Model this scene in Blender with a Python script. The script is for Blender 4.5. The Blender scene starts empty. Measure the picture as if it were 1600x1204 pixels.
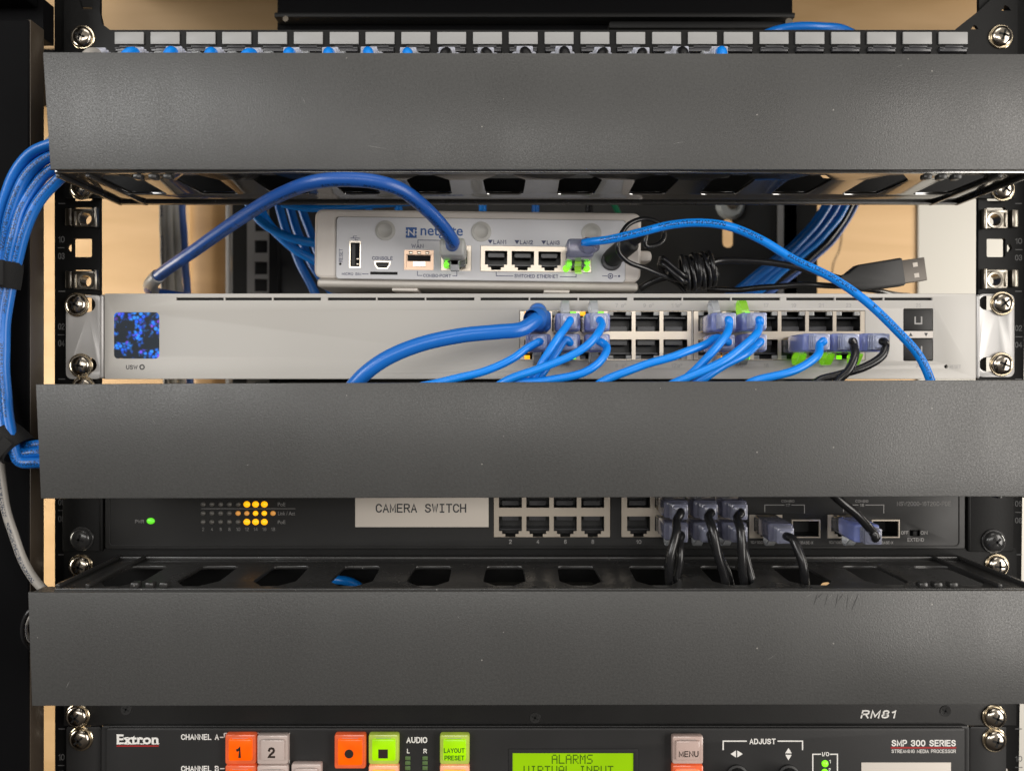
import bpy, bmesh, math, random
from mathutils import Vector, Matrix
random.seed(7)
S = bpy.context.scene
COL = S.collection

# ------------------------------------------------------------------ camera
F, DIST, U0, V0 = 1200.0, 391.0, 792.0, 590.0      # photo pixels per unit slope, mm to the rack face, principal point
cam_d = bpy.data.cameras.new('camera')
cam = bpy.data.objects.new('camera', cam_d); COL.objects.link(cam)
cam.location = (0, -DIST / 1000, 0); cam.rotation_euler = (math.radians(90), 0, 0)
cam_d.sensor_width = 36; cam_d.lens = 27
cam_d.shift_x = (800 - U0) / 1600; cam_d.shift_y = -(602 - V0) / 1600
cam_d.clip_start = 0.01; cam_d.clip_end = 20
cam_d.dof.use_dof = True; cam_d.dof.focus_distance = 0.365; cam_d.dof.aperture_fstop = 9.0
S.camera = cam
# ------------------------------------------------------------------ room light
w = bpy.data.worlds.new('World'); S.world = w; w.use_nodes = True
nt = w.node_tree; nt.nodes.clear()
out = nt.nodes.new('ShaderNodeOutputWorld'); bg = nt.nodes.new('ShaderNodeBackground')
tc = nt.nodes.new('ShaderNodeTexCoord'); sep = nt.nodes.new('ShaderNodeSeparateXYZ')
mr = nt.nodes.new('ShaderNodeMapRange'); cr = nt.nodes.new('ShaderNodeValToRGB')
nt.links.new(tc.outputs['Generated'], sep.inputs[0]); nt.links.new(sep.outputs['Z'], mr.inputs[0])
mr.inputs[1].default_value = -1; mr.inputs[2].default_value = 1
nt.links.new(mr.outputs[0], cr.inputs[0])
e = cr.color_ramp.elements
e[0].position = 0.1; e[0].color = (.05, .042, .036, 1)
e[1].position = 0.95; e[1].color = (.50, .47, .43, 1)
x = e.new(0.5); x.color = (.20, .18, .16, 1)
nt.links.new(cr.outputs[0], bg.inputs[0]); bg.inputs[1].default_value = 0.8
nt.links.new(bg.outputs[0], out.inputs[0])

def area(name, loc, target, sx, sy, power, col):
    l = bpy.data.lights.new(name, 'AREA'); l.shape = 'RECTANGLE'; l.size = sx; l.size_y = sy
    l.energy = power; l.color = col
    o = bpy.data.objects.new(name, l); COL.objects.link(o); o.location = loc
    o.rotation_euler = (Vector(target) - Vector(loc)).to_track_quat('-Z', 'Y').to_euler()
    return o
area('room_light_left', (-1.35, -1.35, .62), (0, 0, 0), .8, .8, 15, (1, .99, .97))
area('room_light_right', (1.50, -1.15, .05), (0, 0, 0), .7, 1.5, 24, (1, .95, .89))
area('front_wall_bounce', (-.1, -2.4, .35), (0, 0, 0), 1.8, .5, 13, (1, .97, .93))  # added fill standing in for light bounced off the wall facing the rack
area('ceiling_light', (.15, -1.0, 1.5), (0, -.1, 0), 1.2, .4, 5, (1, .96, .90))
area('rear_light_left', (-.80, .12, -.02), (-.36, .45, 0), .3, .25, 2.6, (1, .93, .80))
area('rear_light_right', (.90, .12, -.02), (.42, .45, 0), .3, .25, 2.9, (1, .94, .84))
S.view_settings.view_transform = 'Standard'; S.view_settings.look = 'None'
S.view_settings.exposure = .12; S.view_settings.gamma = 1; S.view_settings.use_curve_mapping = False
S.cycles.use_denoising = True; S.cycles.max_bounces = 10; S.cycles.transparent_max_bounces = 12

# ------------------------------------------------------------------ materials
def mat(name, col, rough=.5, metal=0, spec=.5, bump=0, bscale=800, rvar=0, emit=None, es=0, trans=0, alpha=1, coat=0, cvar=0, cscale=40):
    m = bpy.data.materials.new(name); m.use_nodes = True
    n = m.node_tree.nodes; L = m.node_tree.links
    p = n['Principled BSDF']
    p.inputs['Base Color'].default_value = (*col, 1); p.inputs['Roughness'].default_value = rough
    p.inputs['Metallic'].default_value = metal; p.inputs['Specular IOR Level'].default_value = spec
    p.inputs['Transmission Weight'].default_value = trans; p.inputs['Alpha'].default_value = alpha
    p.inputs['Coat Weight'].default_value = coat
    t = n.new('ShaderNodeTexCoord')
    if emit:
        p.inputs['Emission Color'].default_value = (*emit, 1); p.inputs['Emission Strength'].default_value = es
    if bump:
        nz = n.new('ShaderNodeTexNoise'); nz.inputs['Scale'].default_value = bscale; nz.inputs['Detail'].default_value = 3
        b = n.new('ShaderNodeBump'); b.inputs['Strength'].default_value = bump; b.inputs['Distance'].default_value = .0003
        L.new(t.outputs['Object'], nz.inputs['Vector']); L.new(nz.outputs['Fac'], b.inputs['Height']); L.new(b.outputs['Normal'], p.inputs['Normal'])
    if rvar:
        nz = n.new('ShaderNodeTexNoise'); nz.inputs['Scale'].default_value = 35; nz.inputs['Detail'].default_value = 5
        r = n.new('ShaderNodeMapRange'); r.inputs[1].default_value = .3; r.inputs[2].default_value = .7
        r.inputs[3].default_value = rough - rvar; r.inputs[4].default_value = rough + rvar
        L.new(t.outputs['Object'], nz.inputs['Vector']); L.new(nz.outputs['Fac'], r.inputs[0]); L.new(r.outputs[0], p.inputs['Roughness'])
    if cvar:
        nz = n.new('ShaderNodeTexNoise'); nz.inputs['Scale'].default_value = cscale; nz.inputs['Detail'].default_value = 4
        mx = n.new('ShaderNodeMix'); mx.data_type = 'RGBA'
        mx.inputs['A'].default_value = (*[c * (1 - cvar) for c in col], 1); mx.inputs['B'].default_value = (*[min(1, c * (1 + cvar)) for c in col], 1)
        L.new(t.outputs['Object'], nz.inputs['Vector']); L.new(nz.outputs['Fac'], mx.inputs['Factor']); L.new(mx.outputs['Result'], p.inputs['Base Color'])
    return m

def cover_material():
    m = mat('powder_coated_cover', (.05, .05, .0485), .40, bump=.26, bscale=1350)
    n = m.node_tree.nodes; L = m.node_tree.links; p = n['Principled BSDF']
    t = n.new('ShaderNodeTexCoord')
    a = n.new('ShaderNodeTexNoise'); a.inputs['Scale'].default_value = 1300; a.inputs['Detail'].default_value = 2
    r = n.new('ShaderNodeMapRange'); r.inputs[1].default_value = .3; r.inputs[2].default_value = .72; r.inputs[3].default_value = .50; r.inputs[4].default_value = .30
    L.new(t.outputs['Object'], a.inputs['Vector']); L.new(a.outputs['Fac'], r.inputs[0])
    # smudges: handling wear changes the gloss in broad soft patches
    s = n.new('ShaderNodeTexNoise'); s.inputs['Scale'].default_value = 22; s.inputs['Detail'].default_value = 6
    mp = n.new('ShaderNodeMapping'); mp.inputs['Scale'].default_value = (1.0, 1, .45)
    s2 = n.new('ShaderNodeMapRange'); s2.inputs[1].default_value = .35; s2.inputs[2].default_value = .7; s2.inputs[3].default_value = -.06; s2.inputs[4].default_value = .06
    L.new(t.outputs['Object'], mp.inputs[0]); L.new(mp.outputs[0], s.inputs['Vector']); L.new(s.outputs['Fac'], s2.inputs[0])
    ad = n.new('ShaderNodeMath'); ad.operation = 'ADD'; L.new(r.outputs[0], ad.inputs[0]); L.new(s2.outputs[0], ad.inputs[1])
    L.new(ad.outputs[0], p.inputs['Roughness'])
    # dust specks
    v = n.new('ShaderNodeTexVoronoi'); v.inputs['Scale'].default_value = 120; v.inputs['Randomness'].default_value = 1
    L.new(t.outputs['Object'], v.inputs['Vector'])
    lt = n.new('ShaderNodeMath'); lt.operation = 'LESS_THAN'; lt.inputs[1].default_value = .038; L.new(v.outputs['Distance'], lt.inputs[0])
    sp = n.new('ShaderNodeSeparateColor'); L.new(v.outputs['Color'], sp.inputs[0])
    gt = n.new('ShaderNodeMath'); gt.operation = 'GREATER_THAN'; gt.inputs[1].default_value = .7; L.new(sp.outputs[0], gt.inputs[0])
    mu = n.new('ShaderNodeMath'); mu.operation = 'MULTIPLY'; L.new(lt.outputs[0], mu.inputs[0]); L.new(gt.outputs[0], mu.inputs[1])
    c2 = n.new('ShaderNodeTexNoise'); c2.inputs['Scale'].default_value = 900; L.new(t.outputs['Object'], c2.inputs['Vector'])
    m1 = n.new('ShaderNodeMix'); m1.data_type = 'RGBA'; m1.inputs['A'].default_value = (.044, .044, .0435, 1); m1.inputs['B'].default_value = (.072, .072, .070, 1)
    L.new(c2.outputs['Fac'], m1.inputs['Factor'])
    m2 = n.new('ShaderNodeMix'); m2.data_type = 'RGBA'; m2.inputs['B'].default_value = (.26, .25, .23, 1)
    L.new(m1.outputs['Result'], m2.inputs['A']); L.new(mu.outputs[0], m2.inputs['Factor']); L.new(m2.outputs['Result'], p.inputs['Base Color'])
    return m

def add_dust(m, col, scale, thr, keep):
    n = m.node_tree.nodes; L = m.node_tree.links; p = n['Principled BSDF']
    t = n.new('ShaderNodeTexCoord'); v = n.new('ShaderNodeTexVoronoi'); v.inputs['Scale'].default_value = scale; L.new(t.outputs['Object'], v.inputs['Vector'])
    lt = n.new('ShaderNodeMath'); lt.operation = 'LESS_THAN'; lt.inputs[1].default_value = thr; L.new(v.outputs['Distance'], lt.inputs[0])
    sp = n.new('ShaderNodeSeparateColor'); L.new(v.outputs['Color'], sp.inputs[0])
    gt = n.new('ShaderNodeMath'); gt.operation = 'GREATER_THAN'; gt.inputs[1].default_value = keep; L.new(sp.outputs[0], gt.inputs[0])
    mu = n.new('ShaderNodeMath'); mu.operation = 'MULTIPLY'; L.new(lt.outputs[0], mu.inputs[0]); L.new(gt.outputs[0], mu.inputs[1])
    mx = n.new('ShaderNodeMix'); mx.data_type = 'RGBA'; mx.inputs['A'].default_value = (*col, 1); mx.inputs['B'].default_value = (.22, .21, .20, 1)
    L.new(mu.outputs[0], mx.inputs['Factor']); L.new(mx.outputs['Result'], p.inputs['Base Color'])

def cable_material(name, col, printed=False, rough=.27):
    m = mat(name, col, rough, bump=.12, bscale=300)
    if printed:
        n = m.node_tree.nodes; L = m.node_tree.links; p = n['Principled BSDF']
        uv = n.new('ShaderNodeUVMap'); s = n.new('ShaderNodeSeparateXYZ'); L.new(uv.outputs[0], s.inputs[0])
        # a line of dark ink characters along the jacket
        a = n.new('ShaderNodeMath'); a.operation = 'SUBTRACT'; a.inputs[1].default_value = .5; L.new(s.outputs['X'], a.inputs[0])
        b = n.new('ShaderNodeMath'); b.operation = 'ABSOLUTE'; L.new(a.outputs[0], b.inputs[0])
        c = n.new('ShaderNodeMath'); c.operation = 'LESS_THAN'; c.inputs[1].default_value = .075; L.new(b.outputs[0], c.inputs[0])
        mp = n.new('ShaderNodeMapping'); mp.inputs['Scale'].default_value = (16, 1.5, 1); L.new(uv.outputs[0], mp.inputs[0])
        nz = n.new('ShaderNodeTexNoise'); nz.inputs['Scale'].default_value = 1.0; nz.inputs['Detail'].default_value = 1; L.new(mp.outputs[0], nz.inputs['Vector'])
        g = n.new('ShaderNodeMath'); g.operation = 'GREATER_THAN'; g.inputs[1].default_value = .49; L.new(nz.outputs['Fac'], g.inputs[0])
        mp2 = n.new('ShaderNodeMapping'); mp2.inputs['Scale'].default_value = (0, .06, 1); L.new(uv.outputs[0], mp2.inputs[0])
        nw = n.new('ShaderNodeTexNoise'); nw.inputs['Scale'].default_value = 1.0; L.new(mp2.outputs[0], nw.inputs['Vector'])
        gw = n.new('ShaderNodeMath'); gw.operation = 'GREATER_THAN'; gw.inputs[1].default_value = .45; L.new(nw.outputs['Fac'], gw.inputs[0])
        m1 = n.new('ShaderNodeMath'); m1.operation = 'MULTIPLY'; L.new(c.outputs[0], m1.inputs[0]); L.new(g.outputs[0], m1.inputs[1])
        m2 = n.new('ShaderNodeMath'); m2.operation = 'MULTIPLY'; L.new(m1.outputs[0], m2.inputs[0]); L.new(gw.outputs[0], m2.inputs[1])
        mx = n.new('ShaderNodeMix'); mx.data_type = 'RGBA'; mx.inputs['A'].default_value = (*col, 1); mx.inputs['B'].default_value = (.004, .02, .06, 1)
        m3 = n.new('ShaderNodeMath'); m3.operation = 'MULTIPLY'; m3.inputs[1].default_value = .8; L.new(m2.outputs[0], m3.inputs[0])
        L.new(m3.outputs[0], mx.inputs['Factor']); L.new(mx.outputs['Result'], p.inputs['Base Color'])
    return m

def wood_material(name, a, b):
    m = mat(name, a, .5)
    n = m.node_tree.nodes; L = m.node_tree.links; p = n['Principled BSDF']
    t = n.new('ShaderNodeTexCoord'); mp = n.new('ShaderNodeMapping'); mp.inputs['Scale'].default_value = (5, 5, 28)
    nz = n.new('ShaderNodeTexNoise'); nz.inputs['Scale'].default_value = 1; nz.inputs['Detail'].default_value = 6; nz.inputs['Distortion'].default_value = .6
    L.new(t.outputs['Object'], mp.inputs[0]); L.new(mp.outputs[0], nz.inputs['Vector'])
    r = n.new('ShaderNodeValToRGB'); r.color_ramp.elements[0].position = .3; r.color_ramp.elements[0].color = (*b, 1)
    r.color_ramp.elements[1].position = .65; r.color_ramp.elements[1].color = (*a, 1)
    L.new(nz.outputs['Fac'], r.inputs[0]); L.new(r.outputs[0], p.inputs['Base Color'])
    return m

def uneven(m, lo=.72, hi=1.15, scale=110):
    # a lamp behind a moulded cap never lights it quite evenly
    n = m.node_tree.nodes; L = m.node_tree.links; p = n['Principled BSDF']; e0 = p.inputs['Emission Strength'].default_value
    t = n.new('ShaderNodeTexCoord'); z = n.new('ShaderNodeTexNoise'); z.inputs['Scale'].default_value = scale; z.inputs['Detail'].default_value = 1
    r = n.new('ShaderNodeMapRange'); r.inputs[1].default_value = .3; r.inputs[2].default_value = .7; r.inputs[3].default_value = e0 * lo; r.inputs[4].default_value = e0 * hi
    L.new(t.outputs['Object'], z.inputs['Vector']); L.new(z.outputs['Fac'], r.inputs[0]); L.new(r.outputs[0], p.inputs['Emission Strength'])

def display_material():
    m = mat('status_screen_glass', (.035, .045, .06), .12)
    n = m.node_tree.nodes; L = m.node_tree.links; p = n['Principled BSDF']
    t = n.new('ShaderNodeTexCoord')
    v = n.new('ShaderNodeTexVoronoi'); v.inputs['Scale'].default_value = 560; L.new(t.outputs['Object'], v.inputs['Vector'])
    nz = n.new('ShaderNodeTexNoise'); nz.inputs['Scale'].default_value = 135; nz.inputs['Detail'].default_value = 2; L.new(t.outputs['Object'], nz.inputs['Vector'])
    a = n.new('ShaderNodeMapRange'); a.inputs[1].default_value = .46; a.inputs[2].default_value = .56; L.new(nz.outputs['Fac'], a.inputs[0])
    b = n.new('ShaderNodeMapRange'); b.inputs[1].default_value = .72; b.inputs[2].default_value = .3; L.new(v.outputs['Distance'], b.inputs[0])
    s = n.new('ShaderNodeSeparateColor'); L.new(v.outputs['Color'], s.inputs[0])
    cr = n.new('ShaderNodeValToRGB'); e = cr.color_ramp.elements
    e[0].color = (.0, .10, 1, 1); e[1].color = (.25, .08, .9, 1); e[0].position = .84; e[1].position = 1.0
    q = e.new(.1); q.color = (.02, .30, 1, 1)
    L.new(s.outputs[0], cr.inputs[0])
    mu = n.new('ShaderNodeMath'); mu.operation = 'MULTIPLY'; L.new(a.outputs[0], mu.inputs[0]); L.new(b.outputs[0], mu.inputs[1])
    L.new(cr.outputs[0], p.inputs['Emission Color']); L.new(mu.outputs[0], p.inputs['Emission Strength'])
    return m

M = {}
M['cover'] = cover_material()
M['duct'] = mat('black_plastic_duct', (.026, .0255, .025), .30, bump=.14, bscale=900, rvar=.10); add_dust(M['duct'], (.026, .0255, .025), 330, .10, .55)
M['duct_gloss'] = mat('glossy_black_plastic_duct', (.022, .020, .018), .12, bump=.05, bscale=700, rvar=.05)
M['duct_gloss'].node_tree.nodes['Principled BSDF'].inputs['IOR'].default_value = 3.0
M['black'] = mat('black_powder_coat', (.006, .006, .006), .5, spec=.22, bump=.15, bscale=900)
M['reflection_crack_brown'] = mat('painted_reflection_and_crack', (.055, .042, .030), .35)  # brown paints the wood's reflection on black steel; also colours the wall crack
M['matte'] = mat('matte_black', (.012, .012, .012), .7)
M['cabinet'] = mat('black_cabinet_steel', (.003, .003, .0035), .65, spec=.06)
M['face_black'] = mat('charcoal_faceplate', (.013, .0128, .0125), .46, spec=.35, bump=.1, bscale=1200, rvar=.05)
M['processor'] = mat('dark_grey_faceplate', (.024, .0238, .024), .48, spec=.4, bump=.1, bscale=1200, rvar=.05)
M['silver'] = mat('silver_painted_aluminium', (.53, .51, .475), .42, spec=.4, bump=.04, bscale=1500, rvar=.05)
M['ear'] = mat('satin_silver_bracket', (.54, .53, .52), .34, metal=.25, bump=.04, bscale=1500)
M['router'] = mat('warm_white_plastic', (.68, .63, .58), .45, bump=.05, bscale=900)
M['router_face'] = mat('pale_grey_panel', (.66, .66, .68), .5, bump=.04, bscale=900)
M['router_base'] = mat('brushed_light_metal', (.50, .47, .43), .4, metal=.3, bump=.1, bscale=400)
M['disc'] = mat('rubber_dot', (.45, .44, .41), .35)
M['chrome'] = mat('nickel_plated_steel', (.50, .45, .38), .18, metal=1, bump=.06, bscale=400)
M['nut'] = mat('tarnished_nut_steel', (.36, .33, .28), .28, metal=1, bump=.1, bscale=500)
M['dull_steel'] = mat('dull_plug_shell', (.17, .155, .14), .5, metal=.9, bump=.05, bscale=600)
M['washer'] = mat('brass_tinted_washer', (.66, .56, .40), .22, metal=1)
M['blackscrew'] = mat('black_screw', (.03, .03, .03), .2, spec=.6)
M['hole'] = mat('dark_recess', (.004, .004, .004), .8)
M['shield'] = mat('port_shield_metal', (.62, .55, .46), .30, metal=.55, bump=.05, bscale=600)
M['portin'] = mat('black_port_plastic', (.010, .010, .010), .4)
M['contact'] = mat('grey_contact_block', (.055, .055, .06), .3)
M['pipe'] = mat('clear_light_pipe', (.34, .34, .33), .2)
M['sfp'] = mat('copper_tinted_cage', (.42, .30, .22), .28, metal=.8, bump=.2, bscale=300)
M['blue'] = cable_material('bright_blue_jacket', (.006, .25, .86))
M['blue_print'] = cable_material('bright_blue_printed_jacket', (.006, .25, .86), True)
M['bundle'] = cable_material('mid_blue_printed_jacket', (.006, .15, .56), True, .3)
M['bundle_plain'] = cable_material('mid_blue_jacket', (.006, .15, .56), False, .3)
M['deep'] = cable_material('deep_blue_jacket', (.012, .15, .56), False, .26)
M['deep_print'] = cable_material('royal_blue_printed_jacket', (.012, .085, .36), True, .33)
M['blackcable'] = cable_material('black_jacket', (.012, .012, .013), False, .25)
M['greycable'] = cable_material('grey_jacket', (.36, .34, .31), True, .4)
M['whitecable'] = cable_material('white_jacket', (.62, .60, .55), False, .4)
M['paleblue'] = cable_material('pale_blue_jacket', (.12, .24, .68), False, .4)
M['greencable'] = cable_material('green_jacket', (.01, .22, .10), False, .4)
M['boot'] = mat('translucent_violet_blue_boot', (.42, .50, .97), .16, trans=.55, spec=.6, coat=.3)
M['boot'].node_tree.nodes['Principled BSDF'].inputs['IOR'].default_value = 1.25
M['boot_dark'] = mat('translucent_smoky_boot', (.33, .34, .47), .18, trans=.62, coat=.3)
M['boot_dark'].node_tree.nodes['Principled BSDF'].inputs['IOR'].default_value = 1.25
M['neck_smoky'] = mat('smoky_strain_relief', (.46, .48, .62), .16, trans=.6, coat=.3)
M['boot_grey'] = mat('translucent_grey_boot', (.62, .62, .60), .35, trans=.5)
M['boot_pale'] = mat('translucent_pale_boot', (.72, .74, .84), .3, trans=.5)
M['boot_deep'] = mat('blue_moulded_boot', (.02, .13, .46), .35)
M['neck'] = mat('pale_strain_relief', (.66, .72, .95), .18, trans=.55, coat=.3)
M['clear'] = mat('clear_plug_plastic', (.80, .80, .80), .12, trans=.85)
M['clear'].node_tree.nodes['Principled BSDF'].inputs['IOR'].default_value = 1.2
M['gold'] = mat('gold_contacts', (.8, .55, .2), .3, metal=1)
M['tab'] = mat('clear_latch_plastic', (.72, .74, .76), .18, trans=.55)
M['tab'].node_tree.nodes['Principled BSDF'].inputs['IOR'].default_value = 1.25
M['tab_green'] = mat('latch_lit_green', (.45, .66, .14), .15, trans=.6, emit=(.28, .80, .0), es=.15)  # port LED glow put into the clear latch as green colour and emission
M['rubber'] = mat('black_rubber', (.014, .014, .014), .5, bump=.1)
M['velcro'] = mat('black_hook_and_loop', (.010, .010, .010), .95, bump=1.0, bscale=1400)
M['white_ink'] = mat('white_ink', (.88, .86, .82), .5)
M['grey_ink'] = mat('grey_ink', (.36, .35, .34), .5)
M['dim_ink'] = mat('faint_grey_ink', (.17, .165, .16), .5)
M['dark_ink'] = mat('dark_ink', (.03, .03, .033), .5)
M['navy_ink'] = mat('navy_ink', (.035, .045, .12), .5)
M['blue_ink'] = mat('blue_ink', (.02, .09, .30), .5)
M['red_ink'] = mat('red_ink', (.40, .02, .02), .5)
M['rail_ink'] = mat('worn_rail_ink', (.14, .14, .14), .5)
M['scuff_light'] = mat('pale_scratch', (.22, .22, .21), .5)
M['scuff_dark'] = mat('dark_scuff', (.041, .041, .041), .5)
M['paper'] = mat('label_paper', (.68, .62, .55), .6)
M['stripe'] = mat('grey_label_strip', (.34, .34, .335), .45)
M['led_green'] = mat('lit_green_led', (.2, .8, .05), .3, emit=(.22, .95, .0), es=1.0)
M['led_green_dim'] = mat('lit_deep_green_led', (.1, .5, .05), .3, emit=(.10, .60, .01), es=.9)
M['led_orange'] = mat('lit_amber_led', (.9, .4, .02), .3, emit=(1, .42, .0), es=1.0)
M['led_amber_dim'] = mat('dim_amber_led', (.5, .25, .08), .4, emit=(.55, .22, .03), es=.6)
M['led_off'] = mat('unlit_led', (.11, .105, .095), .35)
M['led_off_green'] = mat('unlit_green_led', (.10, .17, .06), .35)
M['lcd'] = mat('lit_lcd', (.10, .20, .0), .3, emit=(.31, .58, .0), es=.70)
M['lcd_ink'] = mat('lcd_segment', (.06, .14, .0), .4)
M['lit_orange'] = mat('lit_orange_button', (.45, .05, .0), .25, emit=(1, .115, .0), es=.80)
M['lit_orange_edge'] = mat('orange_button_skirt', (.55, .12, .05), .2, emit=(1, .10, .01), es=.30, coat=.4)
M['lit_green'] = mat('lit_green_button', (.15, .30, .0), .25, emit=(.33, .70, .0), es=.78)
M['lit_green_edge'] = mat('green_button_skirt', (.38, .45, .10), .2, emit=(.40, .55, .02), es=.35, coat=.4)
M['lens_pale'] = mat('pale_button_lens', (.58, .48, .44), .25, coat=.4)
M['lens_pink'] = mat('pink_lit_button', (.60, .45, .40), .25, coat=.4)
M['glow_red'] = mat('glowing_red_orange', (.8, .2, .1), .3, emit=(1, .18, .06), es=.8)
M['lit_amber'] = mat('lit_amber_button', (.8, .4, .1), .3, emit=(1, .32, .02), es=.7)
M['amber_edge'] = mat('amber_button_skirt', (.8, .45, .3), .2, emit=(1, .25, .05), es=.3, coat=.4)
for k_ in ('lit_orange', 'lit_orange_edge', 'lit_green', 'lit_green_edge', 'lit_amber', 'amber_edge', 'glow_red', 'lens_pale'): uneven(M[k_], .6 if 'edge' in k_ else .75)
uneven(M['lcd'], .9, 1.05, 40)
M['glyph'] = mat('button_glyph', (.025, .015, .01), .5)
M['glyph_green'] = mat('button_glyph_green', (.02, .09, .005), .5)
M['wood'] = wood_material('pale_varnished_wood', (.72, .47, .23), (.60, .37, .16))
M['wood_post'] = wood_material('darker_varnished_wood', (.62, .37, .16), (.46, .26, .10))
M['wallwhite'] = mat('off_white_wall', (.62, .60, .55), .7, bump=.1, bscale=200)
M['rear_black'] = mat('dark_rear_panel', (.055, .054, .052), .42, rvar=.08, cvar=.2)
M['rail_grey'] = mat('light_grey_rear_rail', (.36, .35, .34), .5)
M['whiteknob'] = mat('frosted_cap', (.60, .62, .60), .35)
M['display'] = display_material()

# ------------------------------------------------------------------ geometry helpers (millimetres; d = towards the camera)
def sc(d): return (DIST - d) / F
def X(px, d): return (px - U0) * sc(d)
def Z(py, d): return (V0 - py) * sc(d)
def P(px, py, d): return Vector((X(px, d), -d, Z(py, d)))

class MB:
    def __init__(s): s.bm = bmesh.new()
    def add(s, o):
        me = bpy.data.meshes.new('t'); o.bm.to_mesh(me); s.bm.from_mesh(me); bpy.data.meshes.remove(me); return s
    def box(s, x0, x1, d0, d1, z0, z1, bev=0, seg=2):
        b = bmesh.new()
        vs = [b.verts.new((x, -d, z)) for x in (x0, x1) for d in (d0, d1) for z in (z0, z1)]
        for f in ((0, 1, 3, 2), (4, 6, 7, 5), (0, 4, 5, 1), (2, 3, 7, 6), (0, 2, 6, 4), (1, 5, 7, 3)): b.faces.new([vs[i] for i in f])
        bmesh.ops.recalc_face_normals(b, faces=b.faces)
        if bev: bmesh.ops.bevel(b, geom=b.edges[:], offset=bev, segments=seg, affect='EDGES', profile=.5)
        me = bpy.data.meshes.new('t'); b.to_mesh(me); s.bm.from_mesh(me); bpy.data.meshes.remove(me); b.free(); return s
    def rect(s, px0, py0, px1, py1, d, t, bev=0):       # a slab whose face fills a pixel box at depth d
        return s.box(X(px0, d), X(px1, d), d - t, d, Z(py1, d), Z(py0, d), bev)
    def openbox(s, x0, x1, d0, d1, z0, z1):               # recess seen through a hole: five inner faces
        b = s.bm
        v = [b.verts.new((x, -d, z)) for x in (x0, x1) for d in (d0, d1) for z in (z0, z1)]
        for f in ((0, 1, 3, 2), (4, 6, 7, 5), (0, 4, 5, 1), (0, 2, 6, 4), (1, 5, 7, 3)): b.faces.new([v[i] for i in f])
        return s
    def lathe(s, c, axis, prof, n=24):                    # prof: (radius, along axis)
        axis = Vector(axis).normalized(); u = axis.orthogonal().normalized(); v = axis.cross(u); c = Vector(c); rings = []
        for r, h in prof:
            if r < 1e-6: rings.append([s.bm.verts.new(c + axis * h)])
            else: rings.append([s.bm.verts.new(c + axis * h + (u * math.cos(a) + v * math.sin(a)) * r) for a in [2 * math.pi * i / n for i in range(n)]])
        for a, b in zip(rings, rings[1:]):
            for i in range(n):
                j = (i + 1) % n
                if len(a) == 1 and len(b) == 1: continue
                if len(a) == 1: s.bm.faces.new((a[0], b[i], b[j]))
                elif len(b) == 1: s.bm.faces.new((a[i], a[j], b[0]))
                else: s.bm.faces.new((a[i], a[j], b[j], b[i]))
        return s
    def cyl(s, c, axis, r, h, n=24): return s.lathe(c, axis, [(0, 0), (r, 0), (r, h), (0, h)], n)
    def tube(s, pts, r, n=12, cap=True, flat=None, uv=True):
        pts = [Vector(p) for p in pts]
        lay = s.bm.loops.layers.uv.get('UVMap') or s.bm.loops.layers.uv.new('UVMap')
        T = [(pts[min(i + 1, len(pts) - 1)] - pts[max(i - 1, 0)]).normalized() for i in range(len(pts))]
        nrm = Vector((0, -1, 0)); nrm = (nrm - T[0] * nrm.dot(T[0]))
        if nrm.length < .1: nrm = T[0].orthogonal()
        nrm.normalize(); rings = []; L = 0
        for i, p in enumerate(pts):
            nrm = (nrm - T[i] * nrm.dot(T[i])).normalized(); b = T[i].cross(nrm)
            if i: L += (p - pts[i - 1]).length
            rr = r(i / (len(pts) - 1)) if callable(r) else r
            k = flat or 1
            # angle 0.5 of the seam faces the camera side
            rings.append((L, [s.bm.verts.new(p + nrm * math.cos(a + math.pi) * rr * k + b * math.sin(a + math.pi) * rr) for a in [2 * math.pi * q / n for q in range(n)]]))
        for (la, a), (lb, b) in zip(rings, rings[1:]):
            for i in range(n):
                j = (i + 1) % n
                f = s.bm.faces.new((a[i], a[j], b[j], b[i]))
                for lp, q in zip(f.loops, ((i / n, la), ((i + 1) / n, la), ((i + 1) / n, lb), (i / n, lb))): lp[lay].uv = q
        if cap:
            s.bm.faces.new(rings[0][1][::-1]); s.bm.faces.new(rings[-1][1])
        return s
    def xf(s, mtx): bmesh.ops.transform(s.bm, matrix=mtx, verts=s.bm.verts); return s

def smooth_path(pts, step=1.6):
    pts = [Vector(p) for p in pts]; ext = [pts[0] * 2 - pts[1]] + pts + [pts[-1] * 2 - pts[-2]]; out = []
    for i in range(1, len(ext) - 2):
        p0, p1, p2, p3 = ext[i - 1:i + 3]
        t1 = max((p1 - p0).length, 1e-3) ** .5; t2 = max((p2 - p1).length, 1e-3) ** .5; t3 = max((p3 - p2).length, 1e-3) ** .5
        m1 = ((p1 - p0) / t1 - (p2 - p0) / (t1 + t2) + (p2 - p1) / t2) * t2
        m2 = ((p2 - p1) / t2 - (p3 - p1) / (t2 + t3) + (p3 - p2) / t3) * t2
        n = max(2, int((p2 - p1).length / step))
        for k in range(n):
            t = k / n; h = t * t; c = h * t
            out.append(p1 * (2 * c - 3 * h + 1) + m1 * (c - 2 * h + t) + p2 * (3 * h - 2 * c) + m2 * (c - h))
    return out + [pts[-1]]

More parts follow.
